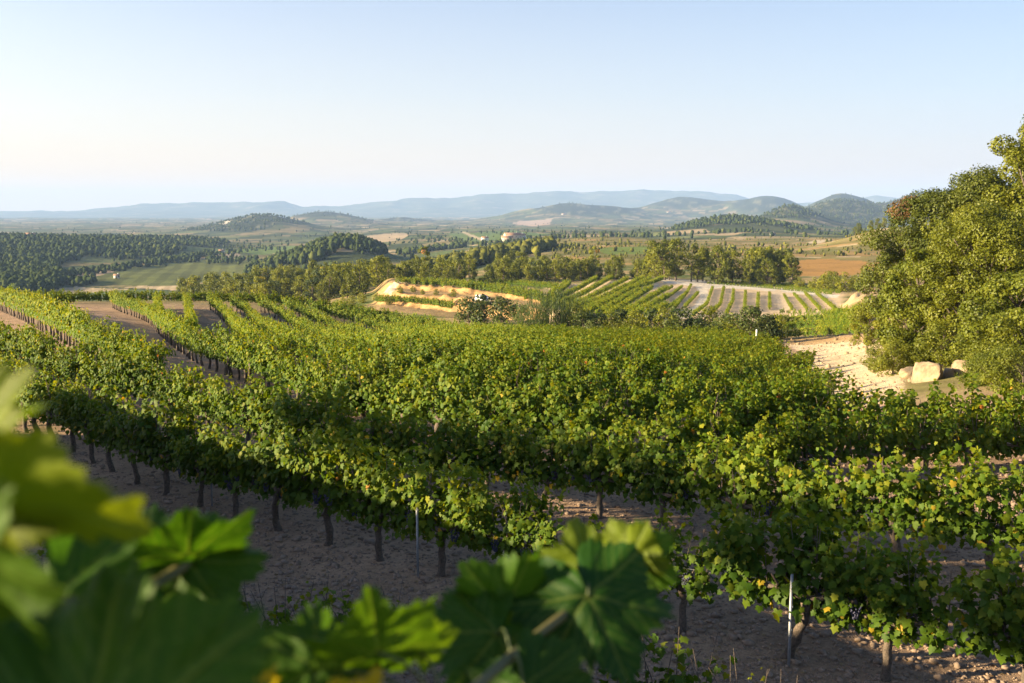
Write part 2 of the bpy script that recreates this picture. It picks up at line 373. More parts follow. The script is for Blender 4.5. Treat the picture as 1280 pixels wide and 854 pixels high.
M_BUSH = leaf_mat('bush_leaf', (0.03, 0.055, 0.012), (0.075, 0.10, 0.018), (0.14, 0.15, 0.025), trans=0.3, objvar=0.25)
M_REED = leaf_mat('reed_leaf', (0.05, 0.085, 0.02), (0.09, 0.13, 0.03), (0.16, 0.19, 0.05), trans=0.35)
M_WOOD = leaf_mat('far_foliage', (0.022, 0.034, 0.014), (0.045, 0.058, 0.018), (0.085, 0.092, 0.026), trans=0.0, objvar=0.0, rough=0.9, spec=0.0)
M_ROCK = rough_mat('limestone', (0.15, 0.105, 0.06), (0.37, 0.27, 0.165), 2.6, 0.95, 0.9, bdist=0.08)
M_CLOD = rough_mat('soil_clod', (0.15, 0.105, 0.075), (0.29, 0.205, 0.145), 9, 1.0, 0.6)
M_SCRUB = leaf_mat('scrub_foliage', (0.05, 0.055, 0.014), (0.10, 0.10, 0.02), (0.17, 0.15, 0.03), trans=0.0, objvar=0.0, rough=0.9, spec=0.0)

# ------------------------------------------------------------------ the ground: one sheet out to the horizon
def ground_colour(x, y, z):
    """base colours of soils, fields and woods, by place"""
    u, D = polar(x, y); px, py = proj(x, y, z)
    C = np.empty((len(x), 3))
    n1 = fbm(x / 2.2, y / 2.2, 11, 4)[:, None]
    C[:] = np.array([0.40, 0.27, 0.185]) * (0.75 + 0.5 * n1)                      # vineyard soil
    def mixin(col, m): C[:] = C * (1 - m[:, None]) + np.asarray(col) * m[:, None]
    def poly(pts, d0, d1, soft=0.0):
        P = np.array(pts, float); ins = np.zeros(len(x), bool); j = len(P) - 1
        wx = px + (vnoise(px / 9, py / 4, 91) - 0.5) * 3.5; wy = py + (vnoise(px / 11, py / 5, 93) - 0.5) * 1.6
        for i in range(len(P)):
            c = ((P[i, 1] > wy) != (P[j, 1] > wy)); dy = P[j, 1] - P[i, 1]
            xi = (P[j, 0] - P[i, 0]) * (wy - P[i, 1]) / (dy if abs(dy) > 1e-9 else 1e-9) + P[i, 0]
            ins ^= c & (wx < xi); j = i
        return (ins & (D > d0) & (D < d1) & (y > 0)).astype(float)
    # scrub and dry grass on the slopes beyond the plateau
    g = fbm(x / 9, y / 9, 21, 4); scrub = sstep(86, 104, D)
    dry = np.array([0.30, 0.22, 0.11]); gr = np.array([0.10, 0.12, 0.035])
    k = sstep(0.42, 0.6, g)[:, None]
    mixin(gr, scrub); C[:] = np.where(scrub[:, None] > 0, C * (1 - scrub[:, None] * k) + dry * scrub[:, None] * k, C)
    # --- patchwork of fields further out
    far = sstep(420, 480, D)
    wx = x + 40 * (fbm(x / 230, y / 230, 31) - 0.5); wy = y + 60 * (fbm(x / 230, y / 230, 33) - 0.5)
    reg = np.floor(vnoise(x / 900, y / 900, 41) * 5); an = 0.35 + reg * 0.37
    a = wx * np.cos(an) + wy * np.sin(an); b = -wx * np.sin(an) + wy * np.cos(an)
    ci = np.floor(a / 95 + reg * 7); cj = np.floor(b / 55 + 3 * hash2(ci, ci * 0 + 5, 7))
    h = hash2(ci, cj, 3); h2 = hash2(ci, cj, 9)
    pal = np.array([(0.085, 0.11, 0.035), (0.13, 0.14, 0.05), (0.22, 0.17, 0.08), (0.33, 0.25, 0.15), (0.06, 0.075, 0.028), (0.17, 0.14, 0.06), (0.10, 0.115, 0.04), (0.05, 0.062, 0.025)])
    fc = pal[np.minimum((h * 8).astype(int), 7)] * (0.8 + 0.4 * h2)[:, None]
    st = 0.88 + 0.24 * (np.sin(b / 2.6 * 2 * np.pi / 2.2) > 0)[:, None] * (D < 1400)[:, None]
    fc = fc * st * (0.75 + 0.5 * fbm(x / 35, y / 35, 51)[:, None])
    ed = np.minimum(np.abs(a / 95 + reg * 7 - ci - 0.5), 1) > 0.46
    fc = np.where(ed[:, None], np.array([0.05, 0.06, 0.025]), fc)
    C[:] = C * (1 - far[:, None]) + fc * far[:, None]
    # ochre terraces of the middle plateau
    t = sstep(660, 720, px) * sstep(385, 430, D) * (1 - sstep(900, 1050, D))
    tz = np.sin(y / 13 + 3 * fbm(x / 60, y / 60, 61))
    oc = np.where((tz > 0.25)[:, None], np.array([0.29, 0.19, 0.075]), np.array([0.20, 0.165, 0.06])) * (0.65 + 0.7 * fbm(x / 14, y / 14, 63)[:, None])
    oc = np.where((np.abs(tz) < 0.12)[:, None], np.array([0.42, 0.32, 0.2]), oc)
    sb = sstep(0.44, 0.6, fbm(x / 22, y / 45, 67, 4))[:, None]
    oc = oc * (1 - sb * 0.8) + np.array([0.115, 0.12, 0.032]) * (0.6 + 0.8 * fbm(x / 5, y / 8, 69))[:, None] * sb * 0.8
    C[:] = C * (1 - t[:, None]) + oc * t[:, None]
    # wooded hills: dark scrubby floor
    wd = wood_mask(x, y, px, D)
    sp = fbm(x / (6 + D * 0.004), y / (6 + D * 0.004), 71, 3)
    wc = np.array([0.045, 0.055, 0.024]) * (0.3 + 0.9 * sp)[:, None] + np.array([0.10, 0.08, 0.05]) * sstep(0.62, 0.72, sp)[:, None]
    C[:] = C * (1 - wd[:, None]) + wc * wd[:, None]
    # single fields one can name
    mixin(np.array([0.105, 0.115, 0.032]) * (0.7 + 0.6 * fbm(x / 25, y / 60, 88))[:, None] * (0.85 + 0.3 * (np.sin(x / 2.4 + y / 9) > 0))[:, None], poly([(70, 356), (160, 334), (240, 322), (330, 326), (300, 345), (230, 358)], 480, 1500))
    mixin((0.40, 0.30, 0.19), poly([(205, 323), (245, 317), (300, 317), (298, 324), (240, 325)], 600, 1900))
    mixin((0.36, 0.26, 0.17), poly([(80, 345), (110, 339), (150, 338), (118, 346)], 480, 1500))
    mixin((0.14, 0.19, 0.045), poly([(290, 314), (330, 308), (390, 308), (372, 316), (320, 319)], 600, 2200))
    mixin((0.10, 0.14, 0.04), poly([(570, 301), (560, 292), (640, 288), (690, 293), (655, 297), (600, 303)], 700, 2600))
    mixin((0.38, 0.27, 0.2), poly([(640, 280), (652, 275), (690, 274), (688, 281), (665, 283)], 1200, 5000))
    mixin((0.36, 0.27, 0.17), poly([(430, 300), (480, 292), (515, 291), (500, 300), (460, 305)], 700, 2600))
    mixin((0.36, 0.29, 0.19), poly([(575, 290), (580, 289), (606, 300), (602, 302)], 700, 2600))
    mixin((0.34, 0.19, 0.06), poly([(975, 326), (1040, 324), (1100, 329), (1100, 340), (1060, 345), (985, 346)], 180, 800))
    mixin((0.13, 0.17, 0.035), poly([(740, 311), (790, 308), (840, 310), (820, 317), (760, 318)], 380, 1100))
    mixin((0.48, 0.38, 0.25), poly([(1010, 303), (1050, 284), (1075, 280), (1110, 284), (1110, 288), (1075, 288), (1045, 296), (1020, 306)], 380, 900))
    mixin((0.5, 0.44, 0.36), poly([(272, 279), (286, 273), (292, 276), (281, 282)], 2000, 4000))
    # terrace banks: pale rock faces and track
    q = D - (235 - 40 * (px - 490) / 190); tm = sstep(462, 480, px) * (1 - sstep(690, 706, px))
    rk = np.array([0.42, 0.255, 0.115]) * (0.6 + 0.8 * fbm(x / 3, z / 1.2, 81))[:, None]
    bm = tm * np.maximum(((q > -15) & (q < -6)).astype(float), ((q > 6.5) & (q < 12)).astype(float))
    C[:] = C * (1 - bm[:, None]) + rk * bm[:, None]
    mixin((0.33, 0.22, 0.11), tm * ((q > -6) & (q <= 6.5)) * 0.8); mixin((0.33, 0.22, 0.11), tm * ((q >= 12) & (q < 34)) * 0.8)
    mixin((0.28, 0.19, 0.10), tm * ((q > -26) & (q <= -15)) * 0.8)
    mixin((0.5, 0.4, 0.3), poly([(480, 366), (492, 352), (520, 348), (540, 350), (500, 354), (488, 368)], 180, 330))
    # pale slope of the far vineyard and its tracks
    vs = sstep(676, 690, px) * (1 - sstep(1046, 1062, px)) * sstep(128, 140, D) * (1 - sstep(262, 275, D))
    mixin((0.58, 0.43, 0.28), vs * 0.92)
    sand = (0.58, 0.45, 0.31)
    mixin((0.60, 0.52, 0.42), poly([(826, 352), (834, 345), (862, 347), (900, 354), (990, 362), (1050, 369), (1046, 373), (985, 366), (905, 360), (884, 362), (888, 372), (880, 386), (858, 398), (840, 399), (868, 384), (876, 370), (868, 358)], 120, 300))
    mixin((0.56, 0.46, 0.34), poly([(795, 362), (816, 352), (824, 355), (806, 369), (784, 376)], 120, 300))
    mixin(sand, poly([(965, 366), (972, 362), (985, 366), (992, 388), (975, 388)], 120, 300))
    # sandy clearing and knoll on the right
    mixin(sand, poly([(900, 492), (985, 470), (1000, 440), (985, 432), (1060, 424), (1112, 424), (1135, 450), (1130, 500), (1000, 520)], 22, 118))
    mixin((0.42, 0.27, 0.13), poly([(975, 428), (1000, 424), (1085, 420), (1085, 426), (1005, 432)], 60, 130) * 0.8)
    mixin(np.array([0.40, 0.29, 0.17]) * (0.6 + 0.8 * fbm(x / 1.5, y / 1.5, 83))[:, None], sstep(1050, 1062, px) * (1 - sstep(1104, 1112, px)) * sstep(141, 145, D) * (1 - sstep(160, 166, D)))
    mixin(np.array([0.13, 0.135, 0.04]) * (0.5 + fbm(x / 1.1, y / 1.1, 87))[:, None], sstep(1118, 1140, px) * sstep(30, 40, D) * (1 - sstep(110, 130, D)) * 0.8)
    # grass on the upper bank
    bk = (1 - sstep(-0.1, 3.4, seg_signed(x, y, UPPER))) * (D < 120)
    mixin((0.15, 0.13, 0.06), bk * 0.8)
    return np.clip(C, 0.01, 0.8)
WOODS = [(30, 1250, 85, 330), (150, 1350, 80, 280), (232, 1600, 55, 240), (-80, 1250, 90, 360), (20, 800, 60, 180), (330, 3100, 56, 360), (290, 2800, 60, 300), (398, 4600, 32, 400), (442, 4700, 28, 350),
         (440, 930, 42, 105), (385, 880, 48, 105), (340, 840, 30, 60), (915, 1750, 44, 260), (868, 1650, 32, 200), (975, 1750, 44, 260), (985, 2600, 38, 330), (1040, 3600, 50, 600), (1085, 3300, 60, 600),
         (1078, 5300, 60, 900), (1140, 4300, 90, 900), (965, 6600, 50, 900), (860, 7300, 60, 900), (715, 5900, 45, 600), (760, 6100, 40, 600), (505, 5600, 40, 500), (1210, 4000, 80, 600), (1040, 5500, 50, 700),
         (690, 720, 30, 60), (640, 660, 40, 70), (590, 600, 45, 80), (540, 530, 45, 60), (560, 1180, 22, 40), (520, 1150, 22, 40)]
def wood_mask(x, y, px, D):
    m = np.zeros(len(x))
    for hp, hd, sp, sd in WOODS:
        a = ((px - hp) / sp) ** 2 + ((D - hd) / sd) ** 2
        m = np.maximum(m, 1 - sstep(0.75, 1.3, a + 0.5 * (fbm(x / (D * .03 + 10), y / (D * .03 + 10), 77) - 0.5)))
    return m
def ground_mat():
    m, nt, p, out = newmat('ground_soil')
    a = attr(nt, 'albedo')
    tc = nt.nodes.new('ShaderNodeTexCoord')
    n1 = noise_tex(nt, 0.9, 8, 0.7, vec=tc.outputs['Object']); n2 = noise_tex(nt, 14, 6, 0.75, vec=tc.outputs['Object']); n3 = noise_tex(nt, 0.06, 6, 0.6, vec=tc.outputs['Object'])
    c = mixc(nt, a.outputs['Color'], ramp(nt, [(0.3, (0.72, 0.70, 0.68)), (0.7, (1.28, 1.27, 1.25))], n1.outputs['Fac']), 0.8, 'MULTIPLY')
    c = mixc(nt, c, ramp(nt, [(0.3, (0.6, 0.6, 0.6)), (0.7, (1.35, 1.35, 1.35))], n2.outputs['Fac']), 0.7, 'MULTIPLY')
    c = mixc(nt, c, ramp(nt, [(0.3, (0.75, 0.78, 0.75)), (0.7, (1.2, 1.18, 1.15))], n3.outputs['Fac']), 0.8, 'MULTIPLY')
    nt.links.new(c, p.inputs['Base Color']); p.inputs['Roughness'].default_value = 1.0; p.inputs['Specular IOR Level'].default_value = 0.05
    b = nt.nodes.new('ShaderNodeBump'); b.inputs['Strength'].default_value = 0.9; b.inputs['Distance'].default_value = 0.09
    nt.links.new(n2.outputs['Fac'], b.inputs['Height'])
    b2 = nt.nodes.new('ShaderNodeBump'); b2.inputs['Strength'].default_value = 0.8; b2.inputs['Distance'].default_value = 0.2
    nt.links.new(n1.outputs['Fac'], b2.inputs['Height']); nt.links.new(b.outputs[0], b2.inputs['Normal']); nt.links.new(b2.outputs[0], p.inputs['Normal'])
    return m
M_GROUND = ground_mat()
def build_ground():
    fr = math.radians(33.5)
    th = np.concatenate([np.linspace(-math.pi, -fr, 110, endpoint=False), np.linspace(-fr, fr, 760, endpoint=False), np.linspace(fr, math.pi, 110, endpoint=False)])
    r = np.concatenate([np.linspace(0.6, 3.4, 12, endpoint=False), np.geomspace(3.4, 180, 330, endpoint=False), np.geomspace(180, 275, 150, endpoint=False), np.geomspace(275, 9800, 320)])
    TH, R = np.meshgrid(th, r, indexing='ij')
    x = (R * np.sin(TH)).ravel(); y = (R * np.cos(TH)).ravel(); z = height(x, y)
    na, nr = len(th), len(r)
    i = np.arange(na)[:, None]; j = np.arange(nr - 1)[None, :]; k = (i + 1) % na
    Q = np.stack([i * nr + j, i * nr + j + 1, k * nr + j + 1, k * nr + j], -1).reshape(-1, 4)
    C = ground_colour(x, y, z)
    V = np.stack([x, y, z], 1)
    V = np.vstack([V, [[0, 0, hz(0, 0.1)]]]); C = np.vstack([C, C[:1]]); c0 = len(V) - 1
    tri = np.stack([np.full(na, c0), np.arange(na) * nr, ((np.arange(na) + 1) % na) * nr], -1)
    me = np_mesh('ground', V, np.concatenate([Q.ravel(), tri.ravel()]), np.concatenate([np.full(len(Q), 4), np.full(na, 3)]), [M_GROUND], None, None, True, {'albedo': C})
    tag(link('ground', me), kind='structure')
build_ground()

# far mountains
RIDGE = [(-500, 266), (-200, 262), (0, 263), (60, 262.5), (100, 262), (140, 259), (190, 253), (225, 254), (260, 253), (320, 252.5), (340, 250), (358, 250), (380, 256), (410, 256), (430, 255), (470, 252), (500, 249), (540, 245.5), (580, 243.5), (620, 241), (660, 240), (700, 238.5), (760, 239), (800, 237.5), (860, 238), (905, 240.5), (918, 241), (935, 247), (970, 250), (1010, 251), (1060, 247), (1090, 244), (1130, 247), (1200, 246), (1400, 250), (1700, 255)]
def mountain_mat():
    m, nt, p, out = newmat('mountain_slopes')
    n = noise_tex(nt, 0.004, 8, 0.65)
    nt.links.new(ramp(nt, [(0.3, (0.05, 0.065, 0.03)), (0.55, (0.10, 0.105, 0.06)), (0.72, (0.26, 0.22, 0.17))], n.outputs['Fac']), p.inputs['Base Color'])
    p.inputs['Roughness'].default_value = 1; p.inputs['Specular IOR Level'].default_value = 0
    return m
def build_mountains():
    us = np.linspace(-0.92, 0.92, 620); Ds = np.linspace(9600, 15600, 110)
    U, D = np.meshgrid(us, Ds, indexing='ij'); px = 640 + F * U
    rp = np.array(RIDGE, float); top = np.interp(px, rp[:, 0], rp[:, 1])
    dr = 12800 + 300 * np.sin(U * 9)
    kz = ray(px, top)[1]
    zt = kz * dr
    t = np.clip((D - 9800) / (dr - 9800), 0, 1); back = np.clip((15600 - D) / (15600 - dr), 0, 1)
    prof = np.where(D < dr, 0.18 * t + 0.82 * t ** 2.2, back)
    z = -92 + (zt + 92) * prof
    g = fbm(U * D / 420, D / 700, 301, 5) - 0.5; g2 = np.abs(fbm(U * D / 900, D / 1500, 311, 4) - 0.5)
    z = z + prof * (1 - 0.5 * prof ** 4) * (g * 130 - g2 * 150)
    z = z + (fbm(U * D / 190, D / 3000, 321, 4) - .5) * 26 * prof
    V = np.stack([(U * D).ravel(), D.ravel(), z.ravel()], 1); a, b = U.shape
    i = np.arange(a - 1)[:, None] * b; j = np.arange(b - 1)[None, :]
    Q = np.stack([i + j, i + b + j, i + b + j + 1, i + j + 1], -1).reshape(-1, 4)
    tag(link('mountains', np_mesh('mountains', V, Q.ravel(), np.full(len(Q), 4), [mountain_mat()], None, None, True)), kind='structure')
build_mountains()

# the air of the valley
def build_haze():
    m = bpy.data.materials.new('valley_air'); m.use_nodes = True; nt = m.node_tree
    nt.nodes.remove(nt.nodes['Principled BSDF'])
    v = nt.nodes.new('ShaderNodeVolumePrincipled'); v.inputs['Color'].default_value = (0.42, 0.62, 1.0, 1); v.inputs['Density'].default_value = 0.85e-4; v.inputs['Anisotropy'].default_value = 0.0
    nt.links.new(v.outputs[0], nt.nodes['Material Output'].inputs['Volume'])
    b = MB(); b.box((0, 0, 75), (30000, 31600, 450))
    o = link('haze', b.mesh('haze', [m])); tag(o, kind='stuff', label='thin bluish summer haze filling the valley air', cat='haze')
build_haze()

# ------------------------------------------------------------------ leaves as geometry
def vine_leaf_template():
    an = np.radians([-90, -62, -35, -12, 12, 32, 52, 72, 90]); 
    right = [(0.00, -0.12), (0.22, -0.28), (0.46, -0.12), (0.34, 0.08), (0.52, 0.30), (0.28, 0.38), (0.20, 0.52), (0.0, 0.80)]
    pts = right + [(-x, y) for x, y in right[1:-1]][::-1]
    V = [(0, 0.1, -0.03)] + [(x, y, -0.35 * abs(x) ** 1.3 - 0.22 * max(y, 0) ** 2) for x, y in pts]
    n = len(pts)
    return np.array(V), np.array([(0, 1 + k, 1 + (k + 1) % n) for k in range(n)])
T_HI = vine_leaf_template()
T_MID = (np.array([(0, -0.15, 0), (0.48, 0.02, -0.16), (0.33, 0.52, -0.18), (0, 0.72, -0.12), (-0.33, 0.52, -0.18), (-0.48, 0.02, -0.16), (0, 0.2, 0.02)]), np.array([(6, 0, 1), (6, 1, 2), (6, 2, 3), (6, 3, 4), (6, 4, 5), (6, 5, 0)]))
T_LO = (np.array([(0, -0.2, 0), (0.45, 0.15, -0.14), (0, 0.7, -0.05), (-0.45, 0.15, -0.14)]), np.array([(0, 1, 2), (0, 2, 3)]))
T_SPRAY = (np.array([(-0.12, -0.3, 0), (0.12, -0.3, 0), (0.4, 0.3, -0.12), (0.05, 0.65, 0.0), (-0.38, 0.25, -0.1)]), np.array([(0, 1, 2), (0, 2, 3), (0, 3, 4)]))
def nrm(v): return v / (np.linalg.norm(v, axis=-1, keepdims=True) + 1e-9)
def leaves(mb, P, N, tip, size, tmpl, tint, aut=0.0, mat=0):
    TV, TF = tmpl; n = len(P); N = nrm(N); T = nrm(tip - N * (tip * N).sum(-1, keepdims=True)); X = np.cross(T, N)
    s = np.broadcast_to(np.asarray(size, float), (n,))[:, None, None]
    V = P[:, None, :] + s * (TV[None, :, :1] * X[:, None] + TV[None, :, 1:2] * T[:, None] + TV[None, :, 2:] * N[:, None])
    k = len(TV)
    Fc = (TF[None] + (np.arange(n) * k)[:, None, None]).reshape(-1, TF.shape[1])
    mb.add(V.reshape(-1, 3), Fc, mat, np.repeat(np.broadcast_to(tint, (n,)), k), np.repeat(np.broadcast_to(aut, (n,)), k))

# ------------------------------------------------------------------ grapevines
CORD = 0.74
def vine_foliage(seed, nshoot, per, size, tmpl, width=0.58, hmax=0.97, autumn=0.004, side_droop=1.0):
    rng = np.random.default_rng(seed); mb = MB()
    P = []; N = []; S = []; TI = []; AU = []; TP = []
    hv = rng.uniform(0.85, 1.1)
    for i in range(nshoot):
        x0 = (i + 0.5) / nshoot * 2 * width - width + rng.normal(0, 0.05)
        side = rng.choice([-1, 1]); L = rng.uniform(0.62, 1.28) * hmax * hv
        lean = rng.uniform(0.05, 0.34) * side; lx = rng.normal(0, 0.16)
        droop = rng.uniform(0.1, 0.75) * side_droop * (rng.random() < 0.75)
        t = np.sort(rng.random(per)) ** 0.85
        hz_ = L * (t - droop * np.clip(t - 0.45, 0, 1) ** 2 * 2.4) - 0.10
        yy = lean * t + side * 0.28 * droop * np.clip(t - 0.35, 0, 1) * 1.5
        xx = x0 + lx * t + 0.05 * np.sin(6 * t + i)
        c = np.stack([xx, yy, CORD + hz_], 1)
        off = rng.normal(size=(per, 3)); off = nrm(off) * rng.uniform(0.03, 0.16, (per, 1)); off[:, 1] *= 1.25; off[:, 2] = off[:, 2] * 0.8 - 0.02
        p = c + off
        n = np.stack([off[:, 0] * 3 + rng.normal(0, 0.4, per), off[:, 1] * 7 + side * 0.35 + rng.normal(0, 0.4, per), 0.55 + rng.normal(0, 0.35, per)], 1)
        tp = np.stack([rng.normal(0, 0.5, per), n[:, 1] * 0.7 + rng.normal(0, 0.3, per), -0.9 + rng.normal(0, 0.3, per)], 1)
        P.append(p); N.append(n); TP.append(tp); S.append(size * rng.uniform(0.5, 1.35, per) * (1.1 - 0.35 * t))
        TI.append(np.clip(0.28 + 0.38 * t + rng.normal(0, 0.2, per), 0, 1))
        au = np.where(rng.random(per) < autumn * (1 + 3 * (t < 0.15)), rng.uniform(0.05, 1, per), 0.0)
        AU.append(au)
    for i in range(max(2, nshoot // 5)):
        q = max(8, per // 3); t = np.sort(rng.random(q)) * 0.55 + 0.45; x0 = rng.uniform(-width, width); bx, by = rng.normal(0, 0.3), rng.normal(0, 0.22)
        p = np.stack([x0 + bx * t, by * t, CORD + hmax * rng.uniform(1.0, 1.28) * (t - 0.18 * t ** 3)], 1) + rng.normal(0, 0.035, (q, 3))
        P.append(p); N.append(rng.normal(0, 0.6, (q, 3)) + np.array([0, 0, 0.5])); TP.append(rng.normal(0, 0.5, (q, 3)) + np.array([0, 0, -0.7])); S.append(size * (1.0 - 0.6 * (t - 0.45) / 0.55) * rng.uniform(0.6, 1.0, q))
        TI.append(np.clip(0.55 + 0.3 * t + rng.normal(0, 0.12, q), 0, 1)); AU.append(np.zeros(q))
    # a few hanging leaves under the cordon and suckers
    k = max(6, int(nshoot * per * 0.09))
    p = np.stack([rng.uniform(-width, width, k), rng.normal(0, 0.12, k), CORD - 0.05 - rng.uniform(0, 0.2, k) * side_droop], 1)
    P.append(p); N.append(rng.normal(0, 0.5, (k, 3)) + np.array([0, 0, 0.3]) + np.stack([np.zeros(k), np.sign(p[:, 1]), np.zeros(k)], 1)); TP.append(np.tile([0, 0, -1.0], (k, 1)) + rng.normal(0, 0.2, (k, 3)))
    S.append(size * rng.uniform(0.6, 1.1, k)); TI.append(rng.uniform(0.1, 0.8, k)); AU.append(np.where(rng.random(k) < 0.05, rng.uniform(0.05, 1, k), 0))
    leaves(mb, np.concatenate(P), np.concatenate(N), np.concatenate(TP), np.concatenate(S), tmpl, np.concatenate(TI), np.concatenate(AU))
    return mb, rng
def vine_trunk(seed, detail=True):
    rng = np.random.default_rng(seed + 500); mb = MB()
    n = 9 if detail else 4; t = np.linspace(0, 1, n)
    lx, ly = rng.normal(0, 0.17), rng.normal(0, 0.06)
    P = np.stack([lx * (t ** 2 - t * 0.2) + 0.026 * np.cumsum(rng.normal(0, 1, n)) * (t > 0), ly * t + 0.012 * np.cumsum(rng.normal(0, 1, n)) * (t > 0), -0.06 + (CORD + 0.02) * t], 1)
    R = 0.056 * (1 - 0.25 * t) * (1 + 0.5 * (t < 0.1) + 0.22 * (t > 0.85)) * rng.uniform(0.85, 1.2)
    mb.tube(P, R, 9 if detail else 4, rough=0.10 if detail else 0, rng=rng)
    top = P[-1]
    for sd in (-1, 1):
        m = 7 if detail else 3; q = np.linspace(0, 1, m); L = rng.uniform(0.42, 0.6)
        A = np.stack([top[0] + sd * L * q, top[1] * (1 - q) + rng.normal(0, 0.012, m), top[2] - 0.03 + 0.05 * np.sin(q * 2) + rng.normal(0, 0.012, m)], 1); A[0] = top - np.array([0, 0, 0.03])
        mb.tube(A, 0.036 * (1 - 0.45 * q), 7 if detail else 3, rough=0.12 if detail else 0, rng=rng)
        if detail:
            for k in range(4):
                a = A[min(1 + k + (k > 2), m - 1)]; h = rng.uniform(0.07, 0.16)
                mb.tube([a, a + np.array([rng.normal(0, 0.02), rng.normal(0, 0.02), h * 0.6]), a + np.array([rng.normal(0, 0.04), rng.normal(0, 0.05), h + 0.06])], [0.018, 0.014, 0.009], 6)
            for k in range(5):      # canes rising into the leaves
                a = A[rng.integers(1, m)]; h = rng.uniform(0.5, 0.8); sy = rng.normal(0, 0.14)
                mb.tube([a, a + np.array([0.02, sy * 0.3, h * 0.4]), a + np.array([rng.normal(0, 0.08), sy, h])], [0.007, 0.006, 0.004], 4)
    return mb
def ico(sub=1):
    import bmesh
    bm = bmesh.new(); bmesh.ops.create_icosphere(bm, subdivisions=sub, radius=1.0)
    V = np.array([v.co[:] for v in bm.verts]); Fc = np.array([[v.index for v in f.verts] for f in bm.faces]); bm.free(); return V, Fc
ICO1, ICO2 = ico(1), ico(2)
def grape_bunch_mesh(seed):
    rng = np.random.default_rng(seed); mb = MB()
    for k in range(54):
        t = rng.random() ** 0.8; r = 0.054 * (1 - 0.75 * t) + 0.008; a = rng.uniform(0, 6.28)
        mb.add(ICO1[0] * rng.uniform(0.0105, 0.0135) + np.array([math.cos(a) * r, math.sin(a) * r, -0.02 - 0.15 * t]), ICO1[1])
    mb.tube([(0, 0, 0.05), (0.004, 0, 0.01), (0, 0, -0.05)], [0.003, 0.003, 0.002], 4)
    return mb.mesh('grape_bunch', [M_GRAPE], True)
GRAPES = [grape_bunch_mesh(k) for k in range(4)]
FOL_HI = [vine_foliage(10 + k, 17, 66, 0.098, T_HI)[0].mesh('vine_foliage', [M_VINE]) for k in range(9)]
FOL_MD = [vine_foliage(40 + k, 15, 50, 0.108, T_MID, hmax=0.93)[0].mesh('vine_foliage', [M_VINE]) for k in range(8)]
FOL_SM = [vine_foliage(70 + k, 7, 26, 0.105, T_HI, 0.4, 0.62)[0].mesh('vine_foliage', [M_VINE]) for k in range(3)]
FOL_TH = [vine_foliage(80 + k, 9, 44, 0.105, T_HI, 0.5, 0.72)[0].mesh('vine_foliage', [M_VINE]) for k in range(3)]
TRK_HI = [vine_trunk(k).mesh('vine_trunk', [M_BARK], True) for k in range(7)]
TRK_MD = [vine_trunk(30 + k).mesh('vine_trunk', [M_BARK], True) for k in range(4)]
LOW = [(vine_foliage(100 + k, 13, 38, 0.125, T_MID, hmax=0.84, autumn=0.002)[0], vine_trunk(60 + k, False)) for k in range(5)]
LOWER = [(vine_foliage(120 + k, 8, 14, 0.27, T_LO, autumn=0.0)[0], None) for k in range(4)]

# rows of the near vineyard, as lines on the ground
def spline(pts, step=0.1):
    P = np.array(pts, float); P = np.vstack([2 * P[0] - P[1], P, 2 * P[-1] - P[-2]]); out = []
    for i in range(1, len(P) - 2):
        t = np.linspace(0, 1, 60, endpoint=False)[:, None]; a, b, c, d = P[i - 1:i + 3]
        out.append(0.5 * (2 * b + (c - a) * t + (2 * a - 5 * b + 4 * c - d) * t ** 2 + (3 * b - a - 3 * c + d) * t ** 3))
    C = np.vstack(out + [P[-2:-1]]); L = np.concatenate([[0], np.cumsum(np.hypot(*np.diff(C, axis=0).T))])
    s = np.arange(0, L[-1], step)
    return np.stack([np.interp(s, L, C[:, 0]), np.interp(s, L, C[:, 1])], 1)
def place_on(pts, pitch, phase_pt=None, jit=0.06, rng=None):
    c = spline(pts, 0.05); s0 = 0.0
    if phase_pt is not None:
        i = np.argmin(np.hypot(c[:, 0] - phase_pt[0], c[:, 1] - phase_pt[1])); s0 = (i * 0.05) % pitch
    s = np.arange(s0, len(c) * 0.05 - 0.05, pitch); s = s + (rng.normal(0, jit, len(s)) if rng is not None else 0)
    idx = np.clip((s / 0.05).astype(int), 1, len(c) - 2)
    tn = c[idx + 1] - c[idx - 1]
    return c[idx], np.arctan2(tn[:, 1], tn[:, 0])
def crest(*pts):
    """ground points under vine tops seen at these pixels of the photograph"""
    out = []
    for px, py in pts:
        kx, kz = ray(px, py); D = np.geomspace(9, 130, 700); g = height(kx * D, D) + 1.4 - kz * D
        up = np.nonzero((g[1:] > 0) & (g[:-1] <= 0))[0]
        d = D[up[0]] if len(up) else D[np.argmax(g)]
        out.append((kx * d, d))
    return out
